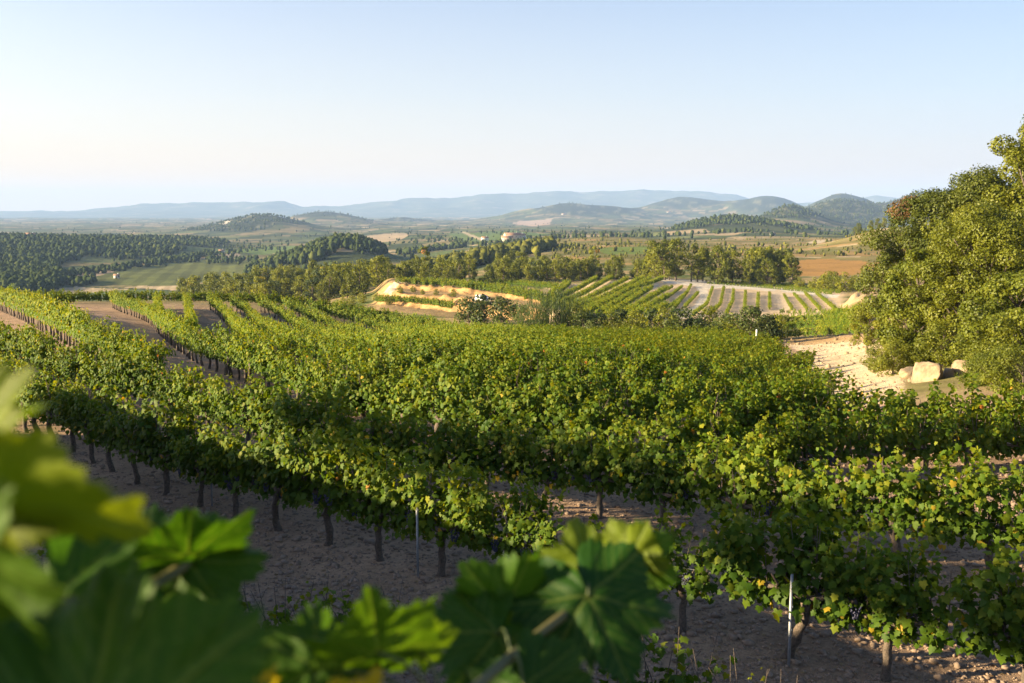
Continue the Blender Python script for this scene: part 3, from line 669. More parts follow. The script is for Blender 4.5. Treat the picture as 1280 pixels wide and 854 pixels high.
ROWS = {
 1: [(-25, 42), (-19.5, 34), (-15, 27.6), (-10.9, 22.3), (-7.1, 18.0), (-5.8, 16.7), (-3.4, 14.5), (-0.84, 12.5), (2.9, 10.1), (5.6, 8.6), (8.5, 7.2)],
 2: crest((-40, 402), (0, 412), (32, 420), (88, 436), (150, 448), (200, 456), (303, 480), (406, 510)) + [(0.3, 16.0), (4.9, 12.9), (9, 12.0), (14, 12.2)],
 50: crest((-10, 363), (28, 374), (78, 391), (112, 406), (160, 422), (196, 436)),
 3: crest((140, 365), (152, 370), (170, 375), (188, 382), (205, 393), (238, 408), (286, 422), (358, 441), (420, 458), (520, 478)) + [(0.4, 18.9), (3.8, 17.9), (7.5, 18.6), (12, 19.4), (18, 20.5)],
 4: crest((197, 366), (197, 374), (198, 384)),
 5: crest((232, 367), (235, 378), (240, 400)),
 6: crest((263, 368), (272, 375), (286, 388), (300, 402), (320, 415), (344, 429)),
 7: crest((290, 369), (310, 381), (337, 403), (365, 415), (392, 425), (440, 439), (500, 453)),
 8: crest((325, 370), (350, 382), (379, 400), (405, 409), (440, 418), (499, 430), (560, 441)),
 9: crest((358, 372), (385, 385), (415, 398), (455, 409), (500, 418), (550, 428)),
 10: crest((390, 375), (425, 385), (460, 395), (510, 408), (570, 421)),
 11: crest((420, 378), (465, 389), (520, 402), (590, 415)),
 12: crest((452, 382), (500, 391), (560, 403), (630, 414)),
 13: crest((482, 387), (530, 396), (600, 407)),
}
ROWS[60] = [(4.5, 20.4), (8, 20.9), (12, 21.4), (18, 22)]
for k in range(1, 29):
    yk = 18.9 + 2.65 * k
    xl = (np.interp(yk, [20, 40, 60, 80, 95], [470, 500, 560, 600, 630]) + (k * 37 % 23) - 640) / F * yk
    ROWS[13 + k] = [(xl - 1.5, yk + 0.28 * max(0, -xl) + 0.8)] + [(x, yk + 0.28 * max(0, -x) + 0.05 * max(0, x - 4) - 0.8 * math.exp(-((x - 4) / 4) ** 2)) for x in np.linspace(xl, 24, 8)]
vrng = np.random.default_rng(5)
VINES = []                                                     # x, y, angle, row
for r, pts in ROWS.items():
    P, A = place_on(pts, 0.85 if r == 60 else 1.11, (-0.84, 12.5) if r == 1 else None, 0.05, vrng)
    ej = vrng.uniform(-0.9, 0.7)
    for (x, y), a in zip(P, A):
        u = x / y
        if not (-0.56 - 2.0 / y < u < 0.56 + 2.0 / y): continue
        if 4 <= r < 50:
            pxh = 640 + F * u
            edge = np.interp(y, [18, 24, 30, 40, 60, 72, 95], [7.0, 7.8, 9.3, 12.2, 17.6, 19.6, 20])
            if x > edge + ej: continue
            far = np.interp(pxh, [0, 300, 420, 500, 600, 640, 900, 1000], [110, 110, 110, 104, 98, 94, 94, 72])
            if y > far: continue
        VINES.append((x, y, a, r))
# headland row along the brow of the hill
P, A = place_on([(-48, 97), (-38, 99), (-28, 99.5), (-20, 101), (-12, 103)], 1.11, None, 0.05, vrng)
for (x, y), a in zip(P, A): VINES.append((x, y, a, 99))
P, A = place_on([(-48, 93), (-44, 92.5), (-40, 92.5)], 1.0, None, 0.05, vrng)
for (x, y), a in zip(P, A): VINES.append((x, y, a, 99))
VINES.sort(key=lambda v: v[0] ** 2 + v[1] ** 2)
ROWNAME = {1: 'nearest row, whose bare trunks all show', 2: 'second row from the camera', 50: 'row left of the bare soil strip', 60: 'short row at the right border, before the boulders', 3: 'third row, bordering the bare soil strip', 4: 'stub row on the hill brow, seen end on', 5: 'short narrow row right of the stub row', 6: 'short bent row right of the narrow row'}
ORD = ['first', 'second', 'third', 'fourth', 'fifth', 'sixth', 'seventh', 'eighth', 'ninth', 'tenth', 'eleventh', 'twelfth', 'thirteenth', 'fourteenth', 'fifteenth', 'sixteenth', 'seventeenth', 'eighteenth', 'nineteenth', 'twentieth']
PLACE = {}
def row_label(r):
    if r in ROWNAME: return 'green grapevine in the ' + ROWNAME[r], 'vines of the ' + ROWNAME[r].split(',')[0]
    if r == 99: return 'green grapevine in the cross row along the hill brow', 'vines of the brow cross row'
    if r < 14:
        o = ORD[r - 7]; return 'green grapevine in the %s curving row behind the third row' % o, 'vines of the %s curving row' % o
    o = ORD[r - 14] if r - 14 < len(ORD) else 'last'
    return 'green grapevine in the dense middle block, its %s row from the front' % o, 'vines of the %s middle block row' % o
def plant_vine(x, y, a, label, group, fol, trk, nb=0, scale=1.0, rng=vrng, skirt=0.0):
    z = hz(x, y) + skirt
    root = thing('grapevine', label, 'vine', (x, y, z), a + (math.pi if rng.random() < 0.5 else 0), group, scale * rng.uniform(0.88, 1.1))
    link('trunk', trk, root); link('foliage', fol, root)
    for k in range(nb):
        link('grape_bunch', GRAPES[rng.integers(4)], root, (rng.uniform(-0.5, 0.5), rng.choice([-1, 1]) * rng.uniform(0.04, 0.17), CORD + rng.uniform(-0.04, 0.14)), (rng.normal(0, 0.15), rng.normal(0, 0.15), rng.uniform(0, 6)))
    return root
NIND = 282
def ztop_ok(v): return True
ind = VINES[:NIND]; rest = VINES[NIND:]
row1 = sorted([v for v in ind if v[3] == 1], key=lambda v: v[0])
stake_x = -0.98
left1 = [v for v in row1 if v[0] < -0.9]; right1 = [v for v in row1 if v[0] >= -0.9]
WORD = ['first', 'second', 'third', 'fourth', 'fifth', 'sixth', 'seventh', 'eighth', 'ninth', 'tenth', 'eleventh', 'twelfth']
NEARLAB = {}
for k, v in enumerate(left1[::-1]):
    if k < 8: NEARLAB[v] = 'grapevine in the nearest row, %s trunk left of its middle steel stake' % WORD[k]
for k, v in enumerate(right1):
    if k < 7: NEARLAB[v] = 'grapevine in the nearest row, %s trunk right of its middle steel stake' % WORD[k]
row2 = sorted([v for v in ind if v[3] == 2 and v[1] < 19], key=lambda v: v[0])
for k, v in enumerate([w for w in row2 if w[0] >= 0.1][:8]): NEARLAB[v] = 'grapevine in the second row, %s trunk right of its steel stake' % WORD[k]
for k, v in enumerate([w for w in row2 if w[0] < 0.1][::-1][:5]): NEARLAB[v] = 'grapevine in the second row, %s trunk left of its steel stake' % WORD[k]
for n, v in enumerate(ind):
    x, y, a, r = v; d = math.hypot(x, y); lab, grp = row_label(r)
    lab = NEARLAB.get(v, lab)
    if r == 1 and 0.05 < x < 2.0: plant_vine(x, y, a, lab, grp, FOL_TH[vrng.integers(3)], TRK_HI[vrng.integers(7)], 2, 0.8)
    elif d < 19: plant_vine(x, y, a, lab, grp, FOL_HI[vrng.integers(9)], TRK_HI[vrng.integers(7)], vrng.integers(2, 6) if d < 17 else 2, skirt=-0.06 if r == 2 else (-0.3 if r in (3, 60) and x > 2 else 0.0))
    else: plant_vine(x, y, a, lab, grp, FOL_MD[vrng.integers(8)], TRK_MD[vrng.integers(4)], 0, skirt=-0.3 if r in (3, 60) and x > 2 else 0.0)
# small vines just below the bank
for (px, py, lab) in [(95, 637, 'small leafy vine below the bank, leftmost of the low row'), (338, 722, 'small leafy vine in front of the nearest row, left of a short sprout'), (436, 718, 'short upright vine sprout with a yellow leaf before the nearest row'),
                      (822, 790, 'small vine behind the big blurred leaf at the bottom edge'), (940, 822, 'small vine sprout with one yellow leaf below the right steel stake')]:
    kx, kz = ray(px, py); d = 8.0
    for _ in range(30): d = (hz(kx * d, d) + 1.22) / kz
    plant_vine(kx * d, d, -0.55, lab, 'small vines of the lowest row', FOL_SM[vrng.integers(3)], TRK_HI[vrng.integers(7)], 0, 0.88)
# unseen row of vines, added on the upper bank to shade the near rows
UP, UA = place_on([(-5.4, 4.2), (-9.0, 7.7), (-13, 12.1), (-16.5, 16.4)], 1.05, None, 0.05, vrng)
for (x, y), a in zip(UP, UA):
    plant_vine(x, y, a, 'unseen grapevine added on the bank left of camera to shade near rows', 'unseen shading vines on the upper bank', FOL_MD[vrng.integers(8)], TRK_MD[vrng.integers(4)], 0, 1.1)

plant_vine(-2.3, -0.35, -0.6, 'tall unseen grapevine added beside the camera to shade the close leaves', 'unseen shading vines on the upper bank', FOL_HI[0], TRK_HI[0], 0, 1.3)  # out-of-view vine, put here to keep sun off the close leaves
# everything further off, beyond counting: one object
class Bulk:
    def __init__(s): s.V = []; s.L = []; s.T = []; s.M = []; s.A = []; s.B = []; s.n = 0
    def put(s, arr, x, y, z, a, sc, mat, dt=0.0):
        V, L, T, M, A, B = arr; c, sn = math.cos(a), math.sin(a)
        W = np.empty_like(V); W[:, 0] = (V[:, 0] * c - V[:, 1] * sn) * sc + x; W[:, 1] = (V[:, 0] * sn + V[:, 1] * c) * sc + y; W[:, 2] = V[:, 2] * sc + z
        s.V.append(W.astype(np.float32)); s.L.append(L + s.n); s.T.append(T); s.M.append(np.full(len(T), mat)); s.A.append(np.clip(A + dt, 0, 1)); s.B.append(B); s.n += len(V)
    def mesh(s, name, mats): return np_mesh(name, np.concatenate(s.V), np.concatenate(s.L), np.concatenate(s.T), mats, np.concatenate(s.M), {'tint': np.concatenate(s.A), 'aut': np.concatenate(s.B)})
bulk = Bulk()
LOWA = [(f.arrays(), t.arrays()) for f, t in LOW]
for f, t in LOWA: f[0][:, 1] *= 0.72; LOWERA = [f.arrays() for f, t in LOWER]
if rest:
    rx = np.array([v[0] for v in rest]); ry = np.array([v[1] for v in rest]); rz = height(rx, ry)
    for (x, y, a, r), z in zip(rest, rz):
        f, t = LOWA[vrng.integers(5)]; sc = vrng.uniform(0.93, 1.1) * (1.22 if r == 50 else 1); z -= 0.4 if r == 99 else 0.0; fl = math.pi * vrng.integers(2)
        bulk.put(f, x, y, z, a + fl, sc, 0, vrng.normal(0, 0.06)); bulk.put(t, x, y, z, a + fl, sc, 1)
FARROWS = [
 [(677, 381), (708, 356)], [(679, 385), (713, 357)], [(680, 386), (729, 361), (750, 348)], [(691, 387), (729, 371), (759, 353), (768, 348)], [(705, 390), (747, 371), (785, 351.5)], [(710, 393), (759, 374), (804, 350)],
 [(722, 397), (771, 374), (813, 351)], [(729, 399), (785, 367), (829, 351)], [(747, 399), (780, 377), (800, 366)], [(759, 401), (799, 373), (815, 363)], [(773, 402), (825, 369), (841, 360)], [(787, 402), (829, 378), (853, 360)], [(808, 401), (841, 383), (860, 367)],
 [(840, 391), (859, 368), (864, 358)], [(856, 386), (873, 368)], [(866, 396), (884, 382), (891, 361)], [(887, 396), (901, 382), (905, 361)], [(908, 396), (916, 378), (917, 364)], [(931, 391), (932, 366)], [(947, 390), (948, 368)], [(962, 388), (962, 368)],
 [(990, 389), (980, 371)], [(1009, 389), (992, 369)], [(1025, 389), (1006, 368)], [(1044, 389), (1020, 368)],
 [(882, 353.5), (957, 358.5), (1050, 367)], [(890, 352), (960, 356.5), (1052, 365)], [(898, 351), (960, 355), (1054, 363)], [(884, 355), (950, 360), (1040, 368.5)],
 [(975, 392), (1074, 392), (1100, 386)], [(965, 399), (1090, 396)], [(970, 407), (1085, 403)], [(982, 414), (1085, 410)], [(988, 424), (1085, 419)],
 [(495, 354.5), (560, 358.5), (620, 366), (675, 377)], [(496, 353.5), (560, 356.5), (622, 363.5), (677, 374.5)], [(500, 352.3), (560, 355), (624, 361), (679, 372)], [(590, 353), (650, 357.5), (694, 361.5)], [(600, 352), (650, 356), (697, 360)], [(470, 378), (530, 381), (565, 387)], [(474, 376), (530, 379), (568, 384.5)],
]
def ground_line(pp, step=2.0):
    n = []
    for (a, b), (c, d) in zip(pp[:-1], pp[1:]):
        m = max(2, int(math.hypot(c - a, d - b) / step)); n += [(a + (c - a) * t, b + (d - b) * t) for t in np.linspace(0, 1, m, endpoint=False)]
    n.append(pp[-1]); return np.array([hit(a, b, 60, 400) for a, b in n])
for pp in FARROWS:
    g = ground_line(pp, 4.0); L = np.concatenate([[0], np.cumsum(np.hypot(*np.diff(g, axis=0).T))])
    if L[-1] > 260: continue
    s = np.arange(0.3, L[-1], 1.0); xs = np.interp(s, L, g[:, 0]); ys = np.interp(s, L, g[:, 1]); zs = height(xs, ys)
    for i in range(len(s)):
        j = min(i + 1, len(s) - 1); a = math.atan2(ys[j] - ys[j - 1], xs[j] - xs[j - 1]) if len(s) > 1 else 0
        if vrng.random() < 0.05: continue
        bulk.put((LOWA[vrng.integers(5)][0] if ys[i] < 135 else LOWERA[vrng.integers(4)]), xs[i], ys[i], zs[i] - 0.22, a, vrng.uniform(0.92, 1.15) * (0.6 if xs[i] / ys[i] > 0.155 and ys[i] > 135 else 1.0), 0, vrng.normal(0.05, 0.1))
tag(link('vineyard_vines', bulk.mesh('vineyard_vines', [M_VINE, M_BARK])), 'far vine rows merging into green bands on plateau and terraces', 'vines', None, 'stuff')

# ------------------------------------------------------------------ trees, bushes, reeds
def crown_cluster(mb, rng, c, r, n, size, tmpl, base=0.5, aut=0.0, flat=0.8):
    d = nrm(rng.normal(size=(n, 3))); rad = r * rng.uniform(0.45, 1.0, (n, 1)) ** 0.6
    P = c + d * rad * np.array([1, 1, flat]); N = d + rng.normal(0, 0.45, (n, 3)) + np.array([0, 0, 0.35])
    leaves(mb, P, N, rng.normal(0, 1, (n, 3)) + np.array([0, 0, -0.4]), size * rng.uniform(0.6, 1.25, n), tmpl, np.clip(base + rng.normal(0, 0.13, n), 0, 1), aut)
def tree_meshes(seed, height_, rad, trunk_h, nclus, per, size, leafm, tmpl=T_SPRAY, shape='round', base=0.5, gaps=0.25, brown=0.0, trunk_r=0.16, clus=0.28):
    rng = np.random.default_rng(seed); cr = MB(); tk = MB()
    lean = rng.normal(0, 0.05 * height_, 2); ch = height_ - trunk_h
    t = np.linspace(0, 1, 8)
    P = np.stack([lean[0] * t ** 1.5 + rng.normal(0, 0.02 * height_, 8) * t, lean[1] * t ** 1.5 + rng.normal(0, 0.02 * height_, 8) * t, -0.3 + (height_ * 0.86 + 0.3) * t], 1)
    tk.tube(P, trunk_r * (1.25 - 1.1 * t), 8, rough=0.06, rng=rng)
    lob = rng.uniform(0.72, 1.2, 12)
    for k in range(nclus):
        z = rng.random()
        if shape == 'pine': prof = (1 - 0.72 * z ** 1.5) * (0.55 + 0.45 * min(1, z * 4))
        elif shape == 'column': prof = 0.75 + 0.25 * math.sin(z * 3.1)
        else: prof = math.sqrt(max(0.03, 1 - (2 * z - 0.9) ** 2 * 0.82))
        a = rng.uniform(0, 6.283); l = lob[int(a / 6.283 * 12) % 12] * (0.85 + 0.3 * rng.random())
        rr = rad * prof * l * math.sqrt(rng.uniform(0.25, 1.0)) * 0.85
        ax = np.array([np.interp(trunk_h + ch * z, P[:, 2], P[:, 0]), np.interp(trunk_h + ch * z, P[:, 2], P[:, 1])])
        c = np.array([ax[0] + math.cos(a) * rr, ax[1] + math.sin(a) * rr, trunk_h + ch * z * 0.93])
        if rng.random() < gaps * 0.5: continue
        r = rad * clus * rng.uniform(0.7, 1.3)
        bb = base + rng.normal(0, 0.14)
        au = rng.uniform(0.1, 1) if rng.random() < brown else 0.0
        crown_cluster(cr, rng, c, r, int(per * rng.uniform(0.7, 1.3)), size, tmpl, bb, au)
        if k % 2 == 0:
            zs = max(trunk_h * 0.7, c[2] - rr * 0.8 - 0.1 * height_); s = np.array([np.interp(zs, P[:, 2], P[:, 0]), np.interp(zs, P[:, 2], P[:, 1]), zs])
            mid = (s + c) / 2 + np.array([0, 0, -0.06 * height_ * rng.random()])
            tk.tube([s, mid, c], [trunk_r * 0.42, trunk_r * 0.26, trunk_r * 0.08], 5)
    return tk.mesh('tree_trunk', [M_TBARK], True), cr.mesh('tree_crown', [leafm])
def plant(name, meshes, x, y, rz, sc, label, cat, group=None, dz=0.0):
    sc = sc * 0.86 if name == 'hedge_bush' else sc
    root = thing(name, label, cat, (x, y, hz(x, y) + dz), rz, group, sc)
    link('trunk', meshes[0], root); link('crown', meshes[1], root); return root
trng = np.random.default_rng(77)
PINES = [tree_meshes(200 + k, 8.0, 2.7, 0.9, 44, 46, 0.40, M_PINE, T_SPRAY, 'round' if k % 2 else 'pine', 0.5, 0.3, 0, 0.15, 0.34) for k in range(6)]
DARKT = [tree_meshes(215 + k, 7.0, 2.4, 0.6, 40, 46, 0.38, M_BUSH, T_SPRAY, 'round' if k % 2 else 'column', 0.4, 0.3, 0, 0.14, 0.33) for k in range(3)]
TALLP = [tree_meshes(221 + k, 9.5, 2.2, 2.6, 34, 44, 0.38, M_PINE, T_SPRAY, 'round', 0.4, 0.5, 0.04, 0.15, 0.32) for k in range(3)]
MIXED = PINES * 2 + TALLP + DARKT
BIGP = [tree_meshes(230 + k, 10.0, 3.6, 1.3, 70, 55, 0.40, M_PINE, T_SPRAY, 'pine' if k % 2 else 'round', 0.45, 0.4, 0, 0.2, 0.27) for k in range(4)]
# the wood of pines across the valley, tree by tree
placed = []
def try_pine(px, D, sc, protos, label, group, name='woodland_tree', mind=3.6):
    x = (px - 640) / F * D; y = D
    for a, b in placed:
        if abs(a - x) < mind and abs(b - y) < mind and math.hypot(a - x, b - y) < mind: return False
    placed.append((x, y))
    plant(name, protos[trng.integers(len(protos))], x, y, trng.uniform(0, 6.28), sc, label, 'tree', group); return True
def fill(n, sampler, sc, protos, label, group, mind=3.6):
    k = 0; tries = 0
    while k < n and tries < n * 12:
        tries += 1; px, D = sampler()
        if try_pine(px, D, trng.uniform(*sc), protos, label, group, mind=mind): k += 1
def s_ridge():
    px = trng.uniform(225, 486); lo = np.interp(px, [225, 300, 400, 450, 486], [360, 300, 250, 255, 290]); hi = np.interp(px, [225, 300, 400, 486], [430, 430, 440, 450])
    return px, trng.uniform(lo, hi)
fill(160, s_ridge, (0.75, 1.25), PINES * 3 + TALLP[:1] + DARKT[:1], 'tree of the golden green wood on the ridge left of the terraces', 'pines of the ridge left of the terraces', mind=3.0)
fill(62, lambda: (trng.uniform(486, 806), trng.uniform(286, 318)), (0.6, 1.0), PINES * 3 + DARKT[:1], 'tree in the belt right behind the sandy terraces', 'pines of the belt behind the terraces', 2.5)
fill(14, lambda: (trng.uniform(486, 800), trng.uniform(318, 385)), (0.65, 1.25), MIXED, 'tree deeper in the wood behind the sandy terraces', 'pines deeper behind the terraces', 4)
fill(27, lambda: (trng.uniform(806, 995), trng.uniform(262, 300)), (0.65, 1.2), BIGP + TALLP[:1], 'tall spreading pine above the far right vineyard', 'tall pines above the far right vineyard', 3.8)
fill(9, lambda: (trng.uniform(1066, 1118), trng.uniform(625, 665)), (0.75, 1.0), PINES, 'pine on top of the ochre terraced knoll', 'pines on the terraced knoll', 4)
SHRUB = [tree_meshes(260 + k, 3.2, 1.9, 0.3, 30, 40, 0.26, M_BUSH, T_SPRAY, 'round', 0.5, 0.1, 0, 0.07, 0.36) for k in range(4)]
SHRUBL = [tree_meshes(270 + k, 3.4, 2.0, 0.3, 34, 44, 0.24, M_PINE, T_SPRAY, 'round', 0.6, 0.1, 0, 0.07, 0.34) for k in range(3)]
for px, D, sc in [(1018, 236, .9), (1030, 228, 1.1), (1043, 240, 1.2), (1056, 225, 1.25), (1068, 232, 1.0), (1080, 222, 1.4), (1092, 215, 1.5), (1104, 220, 1.3), (1000, 250, .8), (1036, 250, 1.2)]:
    plant('shrub', SHRUBL[trng.integers(3)], (px - 640) / F * D, D, trng.uniform(0, 6), sc, 'olive green shrub between the orange field and the sandy knoll', 'shrub', 'shrubs behind the sandy knoll')
for n, (px, D, sc) in enumerate([(730, 101, 1.0), (748, 105, 1.05), (764, 101, .9), (780, 105, 1.0), (798, 101, .95), (816, 104, 1.0), (834, 101, 1.0), (852, 105, 1.1), (870, 101, .95), (720, 107, 1.1), (905, 99, .9), (886, 104, 1.05), (742, 98, .7), (790, 98, .75), (840, 98, .75), (895, 96, .7), (920, 97, .9), (965, 98, .9), (980, 100, .7)]):
    plant('hedge_bush', (SHRUB + SHRUBL)[(n * 3) % 7], (px - 640) / F * D, D, n * 1.3, sc, 'bush in the long hedge between near vines and far terraces', 'bush', 'bushes of the long hedge')
plant('round_bush', tree_meshes(281, 3.4, 1.9, 0.3, 44, 60, 0.2, M_BUSH, T_SPRAY, 'round', 0.6, 0.1, 0, 0.1, 0.32), (940 - 640) / F * 92, 92, 0.4, 1.0, 'bright green round bush above the right end of the vines', 'bush')
for n, (px, D, sc, lab) in enumerate([(586, 170, 1.45, 'tall dark bush in the gully left of the white car'), (606, 165, 1.5, 'broad dark bush in the gully below the white car'), (627, 162, 1.35, 'dark bush in the gully beside the track'), (648, 175, 1.2, 'low bush at the foot of the terrace vines')]):
    plant('gully_bush', SHRUB[n % 4], (px - 640) / F * D, D, n, sc, lab, 'bush', 'bushes in the gully')
for px, D, sc in [(470, 232, .5), (486, 220, .5), (500, 224, .45), (528, 224, .35), (545, 222, .4), (566, 214, .5), (516, 228, .4), (452, 236, .7), (440, 228, .8), (428, 222, .9)]:
    plant('scrub_bush', SHRUBL[trng.integers(3)], (px - 640) / F * D, D, trng.uniform(0, 6), sc, 'low scrub bush on the ochre terrace bank', 'bush', 'scrub bushes on the terrace bank')

def reed_clump(x, y, n, hgt, rad, label):
    rng = np.random.default_rng(int(abs(x * 31 + y * 7)) + 3); root = thing('reed_clump', label, 'reeds', (x, y, hz(x, y)))
    st = MB(); lf = MB(); P = []; N = []; T = []; S = []
    for k in range(n):
        a = rng.uniform(0, 6.28); r = rad * math.sqrt(rng.random()); b = np.array([math.cos(a) * r, math.sin(a) * r * 0.6, -0.1]); h = hgt * rng.uniform(0.6, 1.05); ln = np.array([b[0] * 0.18 + rng.normal(0, .15), b[1] * .2 + rng.normal(0, .15), 0])
        q = [b, b + np.array([0, 0, h * 0.5]) + ln * 0.3, b + np.array([0, 0, h]) + ln]
        st.tube(q, [0.016, 0.012, 0.005], 4)
        for i in range(12):
            t = rng.uniform(0.2, 1); p = b + np.array([0, 0, h * t]) + ln * t ** 1.6; P.append(p); d = nrm(rng.normal(size=3)); d[2] = 0.9; T.append(d); N.append(np.array([d[0], d[1], -0.6]) + rng.normal(0, .3, 3)); S.append(rng.uniform(0.35, 0.6))
    blade = (np.array([(-0.05, 0, 0), (0.05, 0, 0), (0.045, 0.55, 0.0), (0, 1.0, -0.25), (-0.045, 0.55, 0)]), np.array([(0, 1, 2), (0, 2, 4), (4, 2, 3)]))
    leaves(lf, np.array(P), np.array(N), np.array(T), np.array(S), blade, rng.uniform(0.2, 1, len(P)))
    link('stalks', st.mesh('stalks', [M_REED]), root); link('leaves', lf.mesh('leaves', [M_REED]), root)
reed_clump((688 - 640) / F * 104, 104, 150, 5.0, 2.3, 'tall bright reed clump at the hedge end, left side')
reed_clump((712 - 640) / F * 108, 108, 110, 4.5, 1.9, 'shorter reed clump beside the dark hedge bushes')
reed_clump((664 - 640) / F * 106, 106, 90, 3.6, 1.9, 'low feathery reeds left of the tall reed clump')

# the tall trees on the bank at the right
plant('holm_oak', tree_meshes(301, 9.3, 4.8, 1.5, 190, 380, 0.14, M_OAK, T_SPRAY, 'round', 0.5, 0.35, 0.05, 0.24, 0.165), (1153 - 640) / F * 66, 66, 0.3, 1.0, 'dark holm oak with a brownish patch, tallest on the bank', 'tree')
plant('light_oak', tree_meshes(302, 7.6, 4.5, 0.6, 250, 430, 0.11, M_LOAK, T_SPRAY, 'round', 0.5, 0.25, 0.0, 0.22, 0.15), (1232 - 640) / F * 50, 50, 1.2, 1.0, 'broad yellow green tree over the pale boulders', 'tree')
plant('edge_pine', tree_meshes(303, 12.2, 3.9, 2.0, 170, 380, 0.16, M_LOAK, T_SPRAY, 'round', 0.55, 0.3, 0.0, 0.25, 0.2), (1292 - 640) / F * 60, 60, 2.2, 1.0, 'bright green pine rising out of the picture at the right edge', 'tree')
plant('slender_tree', tree_meshes(304, 6.2, 2.2, 0.4, 70, 240, 0.13, M_LOAK, T_SPRAY, 'round', 0.62, 0.3, 0.0, 0.1, 0.22), (1150 - 640) / F * 52, 52, 0.7, 1.0, 'feathery light green sapling tree left of the boulders', 'tree')
plant('young_tree', tree_meshes(305, 6.0, 2.2, 0.5, 70, 240, 0.14, M_LOAK, T_SPRAY, 'round', 0.5, 0.3, 0.0, 0.1, 0.22), (1128 - 640) / F * 60, 60, 0.2, 1.0, 'young tree at the left edge of the dark oak', 'tree')
plant('sand_shrub', tree_meshes(306, 3.3, 1.7, 0.3, 44, 150, 0.12, M_LOAK, T_SPRAY, 'round', 0.55, 0.3, 0.0, 0.07, 0.26), (1088 - 640) / F * 70, 70, 2.0, 1.0, 'light shrub alone on the sandy slope below the trees', 'shrub')
plant('edge_shrub', tree_meshes(307, 4.2, 2.6, 0.3, 70, 260, 0.14, M_LOAK, T_SPRAY, 'round', 0.45, 0.2, 0.0, 0.1, 0.22), (1275 - 640) / F * 43, 43, 2.9, 1.0, 'bushy shrub under the yellow green tree at right edge', 'shrub')
for px, D, sc, lab in [(1122, 49, .62, 'low green shrub left of the large boulder'), (1138, 51, .7, 'green shrub hiding the left end of the large boulder'), (1180, 48, .75, 'green shrub hanging over the boulders'), (1248, 45, .8, 'shrub right of the boulders'), (1256, 41, .8, 'low shrub at the right end of the boulder bank'), (1110, 53, .6, 'small shrub where the sand meets the trees'), (1285, 40, .95, 'green shrub at the right border under the trees'), (1215, 50, .8, 'shrub behind the right boulders'), (1262, 35, .5, 'low shrub in front of the boulder bank near the right border'), (1236, 37, .45, 'low tuft of green shrub before the right boulder'), (1288, 33, .55, 'low shrub behind the last vines at the right border'), (1250, 38.5, .5, 'small shrub between right boulder and border')]:
    plant('bank_shrub', tree_meshes(320 + int(px) % 7, 3.0, 2.1, 0.1, 46, 190, 0.12, M_LOAK, T_SPRAY, 'round', 0.5, 0.2, 0.0, 0.06, 0.26), (px - 640) / F * D, D, px * .1, sc, lab, 'shrub', 'shrubs on the boulder bank', -0.1)
plant('bank_tree', tree_meshes(308, 9.2, 4.2, 1.0, 130, 280, 0.17, M_LOAK, T_SPRAY, 'round', 0.45, 0.2, 0.0, 0.2, 0.2), (1290 - 640) / F * 68, 68, 4.0, 1.0, 'yellow green tree behind the boulder tree, beside the edge pine', 'tree')
plant('bank_oak', tree_meshes(309, 9.6, 4.0, 1.0, 150, 360, 0.14, M_OAK, T_SPRAY, 'round', 0.55, 0.2, 0.0, 0.2, 0.22), (1224 - 640) / F * 63, 63, 5.0, 1.0, 'dark olive oak rising behind the broad yellow green tree', 'tree')

